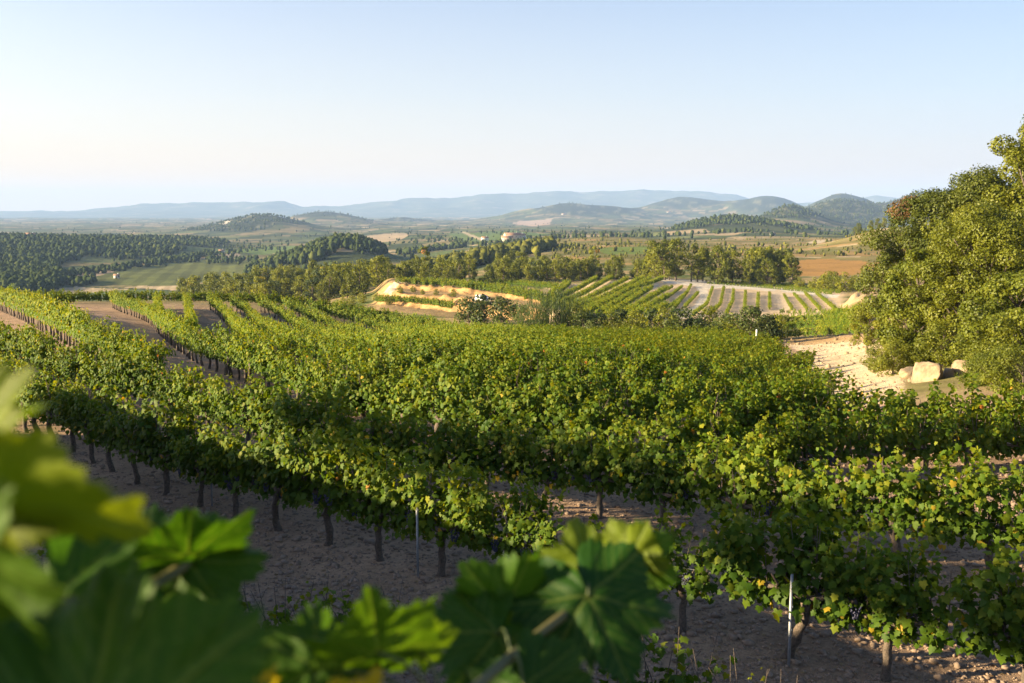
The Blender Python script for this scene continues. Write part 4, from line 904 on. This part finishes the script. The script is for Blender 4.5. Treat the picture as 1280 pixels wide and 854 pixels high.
# distant woods: one mass of trees nobody could count
def far_wood():
    rng = np.random.default_rng(9); N = 170000
    px = rng.uniform(-60, 1340, N); D = np.exp(rng.uniform(math.log(470), math.log(6000), N)); x = (px - 640) / F * D; y = D
    w = wood_mask(x, y, px, D)
    near = np.clip(1.15 - D / 5200, 0.12, 1)
    hedge = sstep(0.60, 0.70, fbm(x / 130, y / 70, 401, 4)); sc2 = 0.012
    plateau = (px > 690) * (D > 400) * (D < 1000) * (fbm(x / 26, y / 60, 411) > 0.5) * 0.13
    ok = rng.random(N) < np.maximum.reduce([w * 0.55 * near, hedge * 0.13 * near * (D > np.where(px > 660, 1150, 900)), plateau * near, np.full(N, sc2 * 0.4)])
    ok &= ~((px > 80) & (px < 335) & (D > 480) & (D < 1000) & (w < 0.5))
    x, y, D, w = x[ok], y[ok], D[ok], w[ok]
    lx = []
    for ln, m in [([(0, 353), (70, 347), (140, 338), (200, 329), (245, 322), (330, 311)], 330), ([(120, 352), (90, 356), (60, 357)], 60), ([(300, 346), (330, 338), (352, 330)], 70), ([(330, 326), (290, 327), (262, 326)], 40), ([(395, 305), (440, 312), (480, 318)], 60), ([(520, 296), (560, 301), (600, 306), (640, 309)], 90)]:
        P_ = np.array(ln, float); q = rng.random(m) * (len(P_) - 1); i_ = q.astype(int); f_ = (q - i_)[:, None]
        for a_ in P_[i_] * (1 - f_) + P_[i_ + 1] * f_ + rng.normal(0, 1, (m, 2)) * np.array([5, 1.3]): lx.append(hit(a_[0], a_[1], 440, 3000))
    lx = np.array(lx); x = np.append(x, lx[:, 0]); y = np.append(y, lx[:, 1]); D = np.append(D, lx[:, 1]); w = np.append(w, np.zeros(len(lx)))
    n = len(x); z = height(x, y)
    h = rng.uniform(3.2, 8.2, n) * np.where(w > 0.5, 1, 0.8) * np.where((x / D * F + 640 > 690) & (D < 1000), 0.16 + 0.4 * rng.random(n) ** 4, 1); r = h * rng.uniform(0.28, 0.42, n)
    V0, F0 = ICO1; V1, F1 = ICO2
    Vs = []; Ls = []; A = []; off = 0; MI = []
    for i in range(n):
        T, Fc = (V1, F1) if D[i] < 1300 else (V0, F0)
        v = T * (1 + rng.normal(0, 0.24, (len(T), 1))) * np.array([r[i], r[i], h[i] * 0.5]) + np.array([x[i], y[i], z[i] + h[i] * 0.52])
        Vs.append(v); Ls.append((Fc + off).ravel()); MI.append(np.full(len(Fc), int((x[i] / D[i] * F + 640 > 690 and D[i] < 1000) or (x[i] / D[i] * F + 640 > 495 and D[i] < 900)))); off += len(T); A.append(np.clip(rng.normal(0.42, 0.2) + rng.normal(0, 0.1, len(T)) , 0, 1))
    L = np.concatenate(Ls)
    me = np_mesh('distant_woods', np.concatenate(Vs), L, np.full(len(L) // 3, 3), [M_WOOD, M_SCRUB], np.concatenate(MI), {'tint': np.concatenate(A), 'aut': np.zeros(off)})
    tag(link('distant_woods', me), 'dark distant woods and scattered trees over hills and valley', 'woods', None, 'stuff')
    return n
NFAR = far_wood()

# ------------------------------------------------------------------ rocks, clods
def boulder(x, y, dims, seed, label, dz=0.0):
    rng = np.random.default_rng(seed); import bmesh
    bm = bmesh.new(); bmesh.ops.create_icosphere(bm, subdivisions=4, radius=1.0); V = np.array([v.co[:] for v in bm.verts]); Fc = np.array([[v.index for v in f.verts] for f in bm.faces]); bm.free()
    for k in range(16):
        n = nrm(rng.normal(size=3)); d = rng.uniform(0.5, 0.85); s = V @ n; V = V - np.outer(np.clip(s - d, 0, 1) * 0.85, n)
    V = V * (1 + 0.5 * (fbm(V[:, 0] * 2 + seed, V[:, 1] * 2 + V[:, 2] * 1.7, seed) - 0.5)[:, None] + 0.2 * (fbm(V[:, 0] * 6, V[:, 2] * 7 + V[:, 1] * 5, seed + 3) - 0.5)[:, None])
    dims = tuple(0.82 * d for d in dims); V = V * np.array(dims)
    o = link('boulder', np_mesh('boulder', V, Fc.ravel(), np.full(len(Fc), 3), [M_ROCK], None, None, True), None, (x, y, hz(x, y) + dims[2] * 0.12 + dz), (0, 0, rng.uniform(0, 6)))
    return tag(o, label, 'rock', 'pale boulders under the trees')
for px, D, dm, sd, lab in [(1165, 43, (1.5, 0.9, 1.0), 1, 'large pale boulder with flat lit face under the trees'), (1214, 43, (0.95, 0.7, 0.75), 2, 'rounded pale boulder right of a dark gap'), (1193, 43, (0.5, 0.45, 0.5), 3, 'small boulder wedged between the two larger ones'),
                           (1150, 46, (1.3, 0.8, 0.6), 4, 'pale slab of rock behind the large boulder'), (1232, 43, (0.7, 0.6, 0.45), 5, 'boulder half hidden by shrub at the right end'), (1128, 55, (0.9, 0.6, 0.3), 6, 'low flat rock on the sandy slope left of the boulders')]:
    boulder((px - 640) / F * D, D, dm, sd, lab)
def clods():
    rng = np.random.default_rng(21); n = 60000
    d = 6.5 + 26 * rng.random(n) ** 1.7; u = rng.uniform(-0.56, 0.56, n); x = u * d; y = d; z = height(x, y)
    s = np.minimum(0.008 + rng.exponential(0.010, n), 0.055)
    V0, F0 = ICO1; m = len(V0)
    V = V0[None] * (1 + rng.normal(0, 0.22, (n, m, 1))) * s[:, None, None] * np.stack([rng.uniform(.8, 1.4, n), rng.uniform(.8, 1.4, n), rng.uniform(.5, .9, n)], 1)[:, None, :] + np.stack([x, y, z + s * 0.2], 1)[:, None, :]
    Fc = (F0[None] + (np.arange(n) * m)[:, None, None]).reshape(-1, 3)
    me = np_mesh('soil_clods', V.reshape(-1, 3), Fc.ravel(), np.full(len(Fc), 3), [M_CLOD])
    tag(link('soil_clods', me), 'loose clods and pebbles scattered over the tilled soil', 'clods', None, 'stuff')
    n = 2600; d = 7 + 22 * rng.random(n) ** 1.5; u = rng.uniform(-0.56, 0.56, n); x = u * d; z = height(x, d)
    fl = MB(); leaves(fl, np.stack([x, d, z + 0.012], 1), np.stack([rng.normal(0, .35, n), rng.normal(0, .35, n), np.ones(n)], 1), rng.normal(size=(n, 3)) + 1e-3, rng.uniform(0.04, 0.09, n), T_MID, 0.5, rng.uniform(0.3, 1, n))
    dm = leaf_mat('dry_leaf', (0.1, 0.07, 0.03), (0.1, 0.07, 0.03), (0.1, 0.07, 0.03), autumn=((0.22, 0.14, 0.06), (0.13, 0.07, 0.035)), trans=0.1)
    tag(link('fallen_leaves', fl.mesh('fallen_leaves', [dm])), 'dry fallen vine leaves littering the tilled soil', 'leaves', None, 'stuff')
    n = 900; d = 38 + 60 * rng.random(n); px = rng.uniform(985, 1150, n); x = (px - 640) / F * d; z = height(x, d); s = np.minimum(0.02 + rng.exponential(0.03, n), 0.2)
    V = V0[None] * (1 + rng.normal(0, 0.2, (n, m, 1))) * s[:, None, None] + np.stack([x, d, z + s * 0.2], 1)[:, None, :]
    Fc = (F0[None] + (np.arange(n) * m)[:, None, None]).reshape(-1, 3)
    tag(link('sand_stones', np_mesh('sand_stones', V.reshape(-1, 3), Fc.ravel(), np.full(len(Fc), 3), [M_ROCK])), 'pale stones strewn over the sandy slope', 'stones', None, 'stuff')
clods()

# ------------------------------------------------------------------ stakes and wires
def stake_mesh(h):
    mb = MB(); w = 0.024
    for (cx, cy, dx, dy) in [(0, 0, w, 0.005), (-w / 2, w / 3, 0.005, w * .7), (w / 2, w / 3, 0.005, w * .7)]: mb.box((cx, cy, h / 2 - 0.2), (dx, dy, h + 0.4))
    for k in range(3): mb.box((w / 2 + 0.006, w / 3, 0.4 + 0.25 * k), (0.01, 0.012, 0.02))
    return mb.mesh('stake', [M_STAKE])
STK = stake_mesh(1.0)
stakes = {1: [], 2: []}
def stake_at(px, py, row, label):
    x, y = hit(px, py, 7, 60); x, y = x * 1.022, y * 1.022; o = link('vine_stake', STK, None, (x, y, hz(x, y)), (0, 0, -0.6)); tag(o, label, 'stake', 'steel stakes in the vine rows'); stakes.setdefault(row, []).append((x, y)); return o
stake_at(522, 731, 1, 'thin steel stake in the middle of the nearest row')
stake_at(985, 845, 1, 'thin steel stake beside the golden lit trunk, nearest row')
stake_at(652, 622, 2, 'thin steel stake in the second row, over bare soil')
stake_at(265, 640, 1, 'thin steel stake in the left part of the nearest row')
wp = link('white_post', MB().tube([(0, 0, -0.2), (0, 0, 1.9)], 0.06, 8).mesh('white_post', [rough_mat('white_paint', (0.7, 0.7, 0.68), (0.8, 0.8, 0.78), 5, 0.6, 0)]), None, ((948 - 640) / F * 76, 76, hz((948 - 640) / F * 76, 76)))
tag(wp, 'short white post standing among the far vines before the round bush', 'post')
def row_wire(r, s0, s1, h, label):
    c = spline(ROWS[r], 0.4); c = c[(c[:, 0] > s0) & (c[:, 0] < s1)]; z = height(c[:, 0], c[:, 1]) + h
    tag(link('trellis_wire', MB().tube(np.stack([c[:, 0], c[:, 1], z], 1), 0.0018, 4).mesh('trellis_wire', [M_STAKE])), label, 'wire', 'wires of the vine rows')
row_wire(1, -10, 6, CORD + 0.02, 'lower steel wire along the trunks of the nearest row'); pass
row_wire(2, -9, 9, CORD + 0.02, 'lower steel wire along the second row')

# ------------------------------------------------------------------ houses far off, a wall, the vehicles
M_WALL = rough_mat('old_plaster', (0.5, 0.43, 0.33), (0.66, 0.58, 0.47), 0.8, 0.95, 0.2)
M_WHITE = rough_mat('white_render', (0.68, 0.66, 0.62), (0.8, 0.78, 0.74), 0.8, 0.9, 0.1)
M_TILE = rough_mat('roof_tile', (0.26, 0.13, 0.075), (0.4, 0.23, 0.14), 1.5, 0.9, 0.4)
M_DARK = rough_mat('dark_opening', (0.03, 0.028, 0.026), (0.06, 0.055, 0.05), 2, 0.7, 0)
M_CONC = rough_mat('concrete', (0.38, 0.36, 0.33), (0.52, 0.5, 0.46), 3, 0.95, 0.3)
def house(px, py, w, d, h, rz, label, wall=M_WALL, d0=300, group=None, name='farmhouse', windows=2):
    x, y = hit(px, py, d0); root = thing(name, label, 'house', (x, y, hz(x, y) - 0.3), rz, group)
    b = MB(); rh = h + 0.27 * d
    V = [(-w/2, -d/2, 0), (w/2, -d/2, 0), (w/2, d/2, 0), (-w/2, d/2, 0), (-w/2, -d/2, h), (w/2, -d/2, h), (w/2, d/2, h), (-w/2, d/2, h), (-w/2, 0, rh), (w/2, 0, rh)]
    b.add(V, [[0, 1, 5, 4], [1, 2, 6, 9, 5], [2, 3, 7, 6], [3, 0, 4, 8, 7], [3, 2, 1, 0]]); link('wall', b.mesh('wall', [wall]), root)
    r = MB(); e = 0.4; s = 0.27 * d / (d / 2); t = 0.18
    for sg in (-1, 1):
        lo = np.array([sg * (d / 2 + e), h - e * s + 0.02]); hi = np.array([0.0, rh + 0.02])
        P = [(-w/2 - e, lo[0], lo[1]), (w/2 + e, lo[0], lo[1]), (w/2 + e, hi[0], hi[1]), (-w/2 - e, hi[0], hi[1])]; P += [(a, c, z + t) for a, c, z in P]
        r.add(P, [[0, 1, 2, 3], [7, 6, 5, 4], [0, 4, 5, 1], [1, 5, 6, 2], [3, 7, 4, 0]])
    ro = link('roof', r.mesh('roof', [M_TILE]), root)
    link('chimney', MB().box((w * 0.25, d * 0.12, rh + 0.3), (0.7, 0.6, 1.4)).mesh('chimney', [wall]), ro)
    link('door', MB().box((-w * 0.05, -d/2 - 0.02, 1.1), (1.2, 0.12, 2.2)).mesh('door', [M_DARK]), root)
    for k in range(windows):
        wx = -w/2 + (k + 0.5) * w / windows
        if abs(wx + w * 0.05) < 1.3: wx += 1.8
        f = link('window', MB().box((wx, -d/2 - 0.02, h * 0.68), (1.0, 0.1, 1.2)).mesh('window', [M_DARK]), root)
    return root
house(641, 300, 22, 11, 6.5, 0.3, 'large pale farmhouse above the wooded spur', M_WALL, 700, 'farm buildings', windows=4)
house(634, 301.5, 14, 9, 4.5, 0.1, 'low barn left of the large farmhouse', M_WALL, 700, 'farm buildings', 'barn')
house(651, 299, 12, 9, 5.0, 0.6, 'small house right of the large farmhouse', M_WHITE, 700, 'farm buildings')
house(606, 301.5, 9, 7, 4.5, 0.2, 'small white house at the end of the pale lane', M_WHITE, 700)
house(146, 348, 4.0, 3.2, 2.6, 0.2, 'tiny stone hut in the green valley field', M_WHITE, 450, None, 'field_hut', 1)
house(277, 316.5, 7, 5, 3.4, 0.3, 'small hut behind the tan field', M_WHITE, 600, None, 'field_hut', 1)
house(705, 268.5, 24, 10, 4.5, 0.2, 'long pale building far across the plain', M_CONC, 2000, 'buildings far across the plain', 'far_building', 6)
house(836, 266, 24, 10, 4.5, 0.1, 'pale building far across the plain to the right', M_CONC, 2000, 'buildings far across the plain', 'far_building', 6)
house(966, 294.5, 5, 4, 2.4, 0.4, 'small pale house on the ochre plateau below the hills', M_CONC, 300)
house(38, 297.5, 12, 8, 5, 0.4, 'white house on the wooded hill at the far left', M_WHITE, 700)
xw, yw = (795 - 640) / F * 95, 95
wl = MB(); wl.box((0, 0, 0.1), (4.4, 0.35, 1.6), bev=0.03); tag(link('trough_wall', wl.mesh('trough_wall', [M_CONC]), None, (xw, yw, hz(xw, yw)), (0, 0, 0.05)), 'low pale concrete wall before the dark hedge', 'wall')

M_CARW = rough_mat('white_car_paint', (0.74, 0.75, 0.76), (0.8, 0.8, 0.8), 3, 0.25, 0)
M_GLASS = rough_mat('dark_glass', (0.02, 0.025, 0.03), (0.035, 0.04, 0.045), 2, 0.08, 0)
M_TYRE = rough_mat('rubber', (0.02, 0.02, 0.02), (0.035, 0.035, 0.035), 8, 0.9, 0)
M_LAMP = rough_mat('lamp_glass', (0.6, 0.6, 0.58), (0.75, 0.75, 0.72), 8, 0.15, 0)
M_RED = rough_mat('red_lamp', (0.3, 0.02, 0.02), (0.4, 0.03, 0.03), 8, 0.3, 0)
def vehicle(name, label, cat, x, y, rz, side, W, L, cabin, wheel_x, wr):
    """side: (along, up) outline of the body seen from the side; cabin: glass panels as (x0,z0,x1,z1,x2,z2,x3,z3) on the side"""
    root = thing(name, label, cat, (x, y, hz(x, y) + 0.02), rz)
    n = len(side); b = MB(); V = []
    for wy, k in ((-W/2, 0.0), (-W/2 + 0.07, 1.0), (W/2 - 0.07, 1.0), (W/2, 0.0)):
        for (a, z) in side:
            ins = 0.10 * max(0, (z - 0.95)) * (1 if wy > 0 else -1)
            c = (a * (0.985 if k == 0 else 1), wy - ins, 0.3 + (z - 0.3) * (0.99 if k == 0 else 1)); V.append(c)
    fl = [list(range(n))[::-1], list(range(3 * n, 4 * n))]
    for r in range(3):
        for i in range(n): fl.append([r * n + i, r * n + (i + 1) % n, (r + 1) * n + (i + 1) % n, (r + 1) * n + i])
    b.add(V, fl); link('body', b.mesh('body', [M_CARW]), root)
    for sg in (-1, 1):
        for pan in cabin:
            q = [(a, sg * (W/2 + 0.012 - 0.10 * max(0, z - 0.95)), z) for a, z in pan]; p2 = [(a, yy - sg * 0.05, z) for a, yy, z in q]; m = len(q)
            link('side_window', MB().add(q + p2, [list(range(m)), list(range(m, 2 * m))[::-1]] + [[i, (i + 1) % m, m + (i + 1) % m, m + i] for i in range(m)]).mesh('side_window', [M_GLASS]), root)
        for wx in wheel_x:
            w = link('wheel', MB().tube([(wx, sg * (W/2 - 0.19), wr), (wx, sg * (W/2 + 0.012), wr)], wr, 20).mesh('wheel', [M_TYRE]), root)
            link('rim', MB().tube([(wx, sg * (W/2 - 0.02), wr), (wx, sg * (W/2 + 0.022), wr)], wr * 0.62, 14).mesh('rim', [M_STAKE]), w)
        link('headlight', MB().box((L/2 - 0.02, sg * (W/2 - 0.28), 0.72), (0.09, 0.34, 0.17), bev=0.02).mesh('headlight', [M_LAMP]), root)
        link('tail_light', MB().box((-L/2 + 0.02, sg * (W/2 - 0.16), 0.9), (0.08, 0.16, 0.3), bev=0.02).mesh('tail_light', [M_RED]), root)
    return root, b
car_side = [(-2.0, 0.32), (-2.02, 0.75), (-1.95, 0.98), (-1.6, 1.38), (-0.9, 1.48), (0.2, 1.46), (0.95, 0.98), (1.75, 0.86), (2.0, 0.68), (2.0, 0.32)]
xc, yc = hit(603, 378, 150, 300)
car, _ = vehicle('parked_car', 'small white car parked below the ochre terrace bank', 'car', xc, yc, -1.1, car_side, 1.7, 4.0, [[(-1.45, 1.02), (-0.45, 1.0), (-0.45, 1.38), (-1.25, 1.34)], [(-0.35, 1.0), (0.72, 0.98), (0.12, 1.37), (-0.35, 1.38)]], (-1.25, 1.25), 0.31)
def slab(root, name, pts, W, mat):
    P = [(a, -W/2, z) for a, z in pts] + [(a, W/2, z) for a, z in pts]; m = len(pts)
    link(name, MB().add(P, [list(range(m))[::-1], list(range(m, 2 * m))] + [[i, (i + 1) % m, m + (i + 1) % m, m + i] for i in range(m)]).mesh(name, [mat]), root)
slab(car, 'windscreen', [(0.28, 1.42), (0.31, 1.44), (0.96, 1.02), (0.93, 0.99)], 1.36, M_GLASS)
slab(car, 'rear_window', [(-1.63, 1.36), (-1.66, 1.35), (-1.93, 1.04), (-1.90, 1.02)], 1.3, M_GLASS)
van_side = [(-2.4, 0.38), (-2.42, 1.9), (-2.3, 2.08), (0.9, 2.1), (1.2, 1.98), (1.75, 1.2), (2.3, 1.05), (2.42, 0.8), (2.42, 0.38)]
xv, yv = (1113 - 640) / F * 150, 150.0
van, _ = vehicle('parked_van', 'white van half hidden behind the oak beside the sandy knoll', 'van', xv, yv, -2.0, van_side, 1.9, 4.84, [[(0.25, 1.2), (1.55, 1.2), (1.05, 1.85), (0.25, 1.88)]], (-1.45, 1.5), 0.34)
slab(van, 'windscreen', [(1.2, 1.94), (1.24, 1.95), (1.73, 1.24), (1.69, 1.22)], 1.5, M_GLASS)

# ------------------------------------------------------------------ the vine right in front of the camera
def close_leaf_mesh(seed, fold=0.25, curl=0.3, wave=0.05, tint=0.5, yellow_edge=0.0, aut=0.0):
    """a lobed, toothed leaf: petiole joins at the origin, tip along +y, upper side +z, width about 1"""
    rng = np.random.default_rng(seed); na, nr = 360, 30
    ph = np.linspace(-math.pi, math.pi, na, endpoint=False)      # 0 = tip direction
    A = np.abs(ph)
    R = 0.50 + 0.15 * np.exp(-(A / 0.26) ** 1.6) + 0.11 * np.exp(-(np.abs(A - 1.05) / 0.24) ** 1.6) + 0.06 * np.exp(-((A - 1.95) / 0.3) ** 2)
    R -= 0.06 * np.exp(-((A - 0.56) / 0.10) ** 2) + 0.04 * np.exp(-((A - 1.52) / 0.11) ** 2)
    R *= np.where(A > 2.75, np.clip(1 - (A - 2.75) / 0.39 * 0.72, 0.2, 1), 1.0)
    sw = (ph * 6.2 + 0.5 * np.sin(ph * 3 + seed) + 0.25 * np.sin(ph * 7 + 2 * seed)) % 1.0; saw = np.where(sw < 0.62, sw / 0.62, (1 - sw) / 0.38) * (0.65 + 0.5 * vnoise(ph * 9, ph * 0 + seed, 3))
    R = R * (1 + (0.125 + 0.04 * np.sin(ph * 4 + seed)) * (0.5 - saw) + rng.normal(0, 0.008, na))
    rr = np.linspace(0.04, 1, nr)
    X = np.outer(rr * 1.0, np.sin(ph) * R); Y = np.outer(rr, np.cos(ph) * R) 
    rad = np.hypot(X, Y)
    Z = fold * -np.abs(X) ** 1.15 * 0.6 - curl * (np.clip(Y, 0, 2) ** 2) * 0.8 + wave * np.outer(rr ** 2.2, np.sin(ph * 5 + seed) + 0.6 * np.sin(ph * 11 + 2 * seed))
    Z = Z + 0.05 * (fbm(X * 6 + seed * 3.1, Y * 6 + seed, 7, 3) - 0.5) * np.clip(rr, 0, 1)[:, None]
    vein = np.zeros_like(X)
    for va in (0, 1.02, -1.02, 1.95, -1.95):
        dx, dy = math.sin(va), math.cos(va); along = X * dx + Y * dy; d = np.abs(X * dy - Y * dx)
        w = 0.0095 * (1.2 - np.clip(along, 0, 1)); vein = np.maximum(vein, np.exp(-(d / w) ** 2) * (along > 0)); Z += 0.010 * np.exp(-(d / (2.5 * w)) ** 2) * (along > 0) * -1 + 0.02 * np.sin(np.clip(d, 0, .3) * 20) * 0.25
        for s in np.arange(0.1, 0.6, 0.085):
            for sg in (-1, 1):
                a2 = va + sg * 0.75; ex, ey = math.sin(a2), math.cos(a2); qx = X - dx * s; qy = Y - dy * s; al = qx * ex + qy * ey; d2 = np.abs(qx * ey - qy * ex)
                vein = np.maximum(vein, 0.55 * np.exp(-(d2 / 0.004) ** 2) * ((al > 0) & (al < 0.3)))
    V = np.stack([X.ravel(), Y.ravel(), Z.ravel()], 1); V = np.vstack([V, [[0, 0, 0]]])
    i = np.arange(nr - 1)[:, None] * na; j = np.arange(na)[None, :]; k = (j + 1) % na
    Q = np.stack([i + j, i + na + j, i + na + k, i + k], -1).reshape(-1, 4)
    tri = np.stack([np.full(na, na * nr), np.arange(na), (np.arange(na) + 1) % na], -1)
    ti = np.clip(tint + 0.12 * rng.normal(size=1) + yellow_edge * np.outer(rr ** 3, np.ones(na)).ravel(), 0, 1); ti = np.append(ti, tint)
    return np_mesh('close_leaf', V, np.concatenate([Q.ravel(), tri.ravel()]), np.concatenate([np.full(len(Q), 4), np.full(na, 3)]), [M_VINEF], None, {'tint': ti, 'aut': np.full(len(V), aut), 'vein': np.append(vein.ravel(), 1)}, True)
def P3(px, py, d):
    vx = (px - 640) / F; vy = (427 - py) / F
    return Vector((vx * d, (CP + vy * SP) * d, (-SP + vy * CP) * d))
M_PET = rough_mat('petiole', (0.05, 0.08, 0.015), (0.10, 0.115, 0.025), 30, 0.5, 0)
M_CANE = rough_mat('green_cane', (0.06, 0.07, 0.02), (0.12, 0.10, 0.03), 20, 0.6, 0.1)
def close_vine(label, cane_pts, leaf_list, loc, group=None):
    root = thing('grapevine_shoot', label, 'vine', loc, 0, group); L = Vector(loc)
    mb = MB(); mb.tube(spline3([tuple(P3(*c) - L) for c in cane_pts]), 0.0045, 8); link('cane', mb.mesh('cane', [M_CANE], True), root)
    cane = [P3(*c) for c in cane_pts]
    for k, (jx, jy, d, tx, ty, td, width, roll, seed, kw) in enumerate(leaf_list):
        J = P3(jx, jy, d); Tp = P3(tx, ty, td); y = (Tp - J).normalized()
        view = -J.normalized(); n = (view - y * view.dot(y)).normalized()
        x = y.cross(n)
        n2 = (n * math.cos(roll) + x * math.sin(roll)).normalized(); x2 = y.cross(n2)
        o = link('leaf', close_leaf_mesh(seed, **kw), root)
        from mathutils import Matrix
        M = Matrix(((x2.x * width, y.x * width, n2.x * width, J.x - L.x), (x2.y * width, y.y * width, n2.y * width, J.y - L.y), (x2.z * width, y.z * width, n2.z * width, J.z - L.z), (0, 0, 0, 1)))
        o.matrix_local = M
        # petiole back to the nearest point of the cane
        c = min(cane, key=lambda q: (q - J).length); end = c.lerp(J, 0.0); midp = (end + J) / 2 + Vector((0, 0, 0.012)); inv = M.inverted()
        pm = MB().tube(spline3([tuple(inv @ (q - L)) for q in (J, midp, end)]), 0.0012 / width, 7).mesh('petiole', [M_PET], True)
        link('petiole', pm, o)
    return root
def spline3(pts, m=8):
    P = np.array(pts, float); P = np.vstack([2 * P[0] - P[1], P, 2 * P[-1] - P[-2]]); out = []
    for i in range(1, len(P) - 2):
        t = np.linspace(0, 1, m, endpoint=False)[:, None]; a, b, c, d = P[i - 1:i + 3]
        out.append(0.5 * (2 * b + (c - a) * t + (2 * a - 5 * b + 4 * c - d) * t ** 2 + (3 * b - a - 3 * c + d) * t ** 3))
    return np.vstack(out + [P[-2:-1]])
K = dict
close_vine('blurred vine shoot with big leaves close by at lower left', [(-260, 980, 0.50), (-90, 800, 0.52), (60, 760, 0.60), (180, 735, 0.70), (235, 705, 0.74)], [
    # joint px,py,dist   tip px,py,dist   width roll seed
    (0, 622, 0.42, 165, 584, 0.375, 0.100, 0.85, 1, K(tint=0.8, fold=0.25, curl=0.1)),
    (-70, 600, 0.45, 60, 640, 0.43, 0.100, 0.5, 24, K(tint=0.65, fold=0.3, curl=0.2)),
    (95, 960, 0.42, 205, 1010, 0.40, 0.155, 0.15, 3, K(tint=0.22, fold=0.1, curl=0.15)),
    (-80, 900, 0.44, -10, 1010, 0.42, 0.14, -0.2, 2, K(tint=0.25, fold=0.15, curl=0.2)),
    (-40, 700, 0.40, 50, 752, 0.375, 0.075, 1.05, 4, K(tint=0.6, fold=0.35, curl=0.3)),
    (-60, 545, 0.48, 45, 497, 0.45, 0.070, 1.2, 5, K(tint=0.7, fold=0.25, curl=0.2)),
    (233, 694, 0.73, 252, 620, 0.66, 0.088, 0.35, 6, K(tint=0.25, fold=0.35, curl=0.2)),
    (236, 702, 0.74, 300, 790, 0.70, 0.090, -0.2, 7, K(tint=0.32, fold=0.45, curl=0.3)),
    (178, 712, 0.78, 80, 668, 0.80, 0.095, 0.25, 8, K(tint=0.25, fold=0.2, curl=0.3)),
    (150, 790, 0.68, 215, 860, 0.64, 0.100, -0.3, 9, K(tint=0.25, fold=0.3, curl=0.3)),
    (70, 745, 0.62, 110, 840, 0.60, 0.100, 0.1, 10, K(tint=0.2, fold=0.2, curl=0.2)),
    (305, 872, 0.58, 300, 820, 0.53, 0.042, 0.3, 11, K(aut=0.4, tint=0.98, fold=0.3, curl=0.1)),  # yellowing leaf; its colour also replaces sunlight it doesn't get
    (-690, 690, 0.40, -700, 820, 0.40, 0.17, 0.0, 31, K(tint=0.4, fold=0.1, curl=0.1)),  # off-frame leaves start here, added only to shade the close ones
    (-560, 780, 0.43, -500, 900, 0.43, 0.15, 0.0, 32, K(tint=0.4, fold=0.1, curl=0.1)),
    (-840, 840, 0.38, -800, 960, 0.38, 0.16, 0.0, 33, K(tint=0.4, fold=0.1, curl=0.1)),
    (-500, 640, 0.50, -560, 740, 0.50, 0.14, 0.0, 34, K(tint=0.4, fold=0.1, curl=0.1)),  # last of the added off-frame shading leaves
    (255, 850, 0.62, 320, 900, 0.60, 0.080, 0.3, 21, K(tint=0.25, fold=0.2, curl=0.3)),
], (P3(-60, 800, 0.52)[:]))
close_vine('dark leafy vine shoot close by at the bottom centre', [(520, 1010, 0.62), (560, 900, 0.70), (640, 820, 0.80), (735, 745, 0.88), (780, 700, 0.92)], [
    (735, 745, 0.86, 800, 868, 0.80, 0.122, -0.25, 12, K(tint=0.35, fold=0.45, curl=0.2)),
    (622, 792, 0.84, 560, 868, 0.78, 0.112, 0.15, 13, K(tint=0.3, fold=0.35, curl=0.25)),
    (630, 768, 0.88, 668, 690, 0.86, 0.098, 0.3, 14, K(tint=0.42, fold=0.25, curl=0.3)),
    (785, 700, 0.93, 812, 643, 0.91, 0.066, -0.3, 15, K(tint=0.65, fold=0.3, curl=0.15)),
    (795, 702, 0.93, 855, 732, 0.90, 0.066, 0.25, 16, K(tint=0.6, fold=0.3, curl=0.35)),
    (735, 712, 0.95, 722, 660, 0.96, 0.078, 0.2, 17, K(tint=0.55, fold=0.3, curl=0.2)),
    (472, 815, 0.68, 468, 750, 0.64, 0.084, 0.2, 18, K(tint=0.28, fold=0.3, curl=0.3)),
    (432, 880, 0.57, 424, 818, 0.53, 0.044, 0.2, 19, K(aut=0.2, tint=1.0, fold=0.3, curl=0.1)),  # yellowing leaf, coloured to stand in for the sun it lacks
    (525, 815, 0.72, 545, 762, 0.70, 0.050, 0.6, 20, K(tint=0.75, fold=0.35, curl=0.2)),
    (655, 860, 0.78, 690, 940, 0.74, 0.10, 0.0, 22, K(tint=0.25, fold=0.35, curl=0.2)),
    (395, 835, 0.68, 335, 800, 0.68, 0.076, 0.2, 23, K(tint=0.3, fold=0.35, curl=0.2)),
], (P3(560, 900, 0.70)[:]))
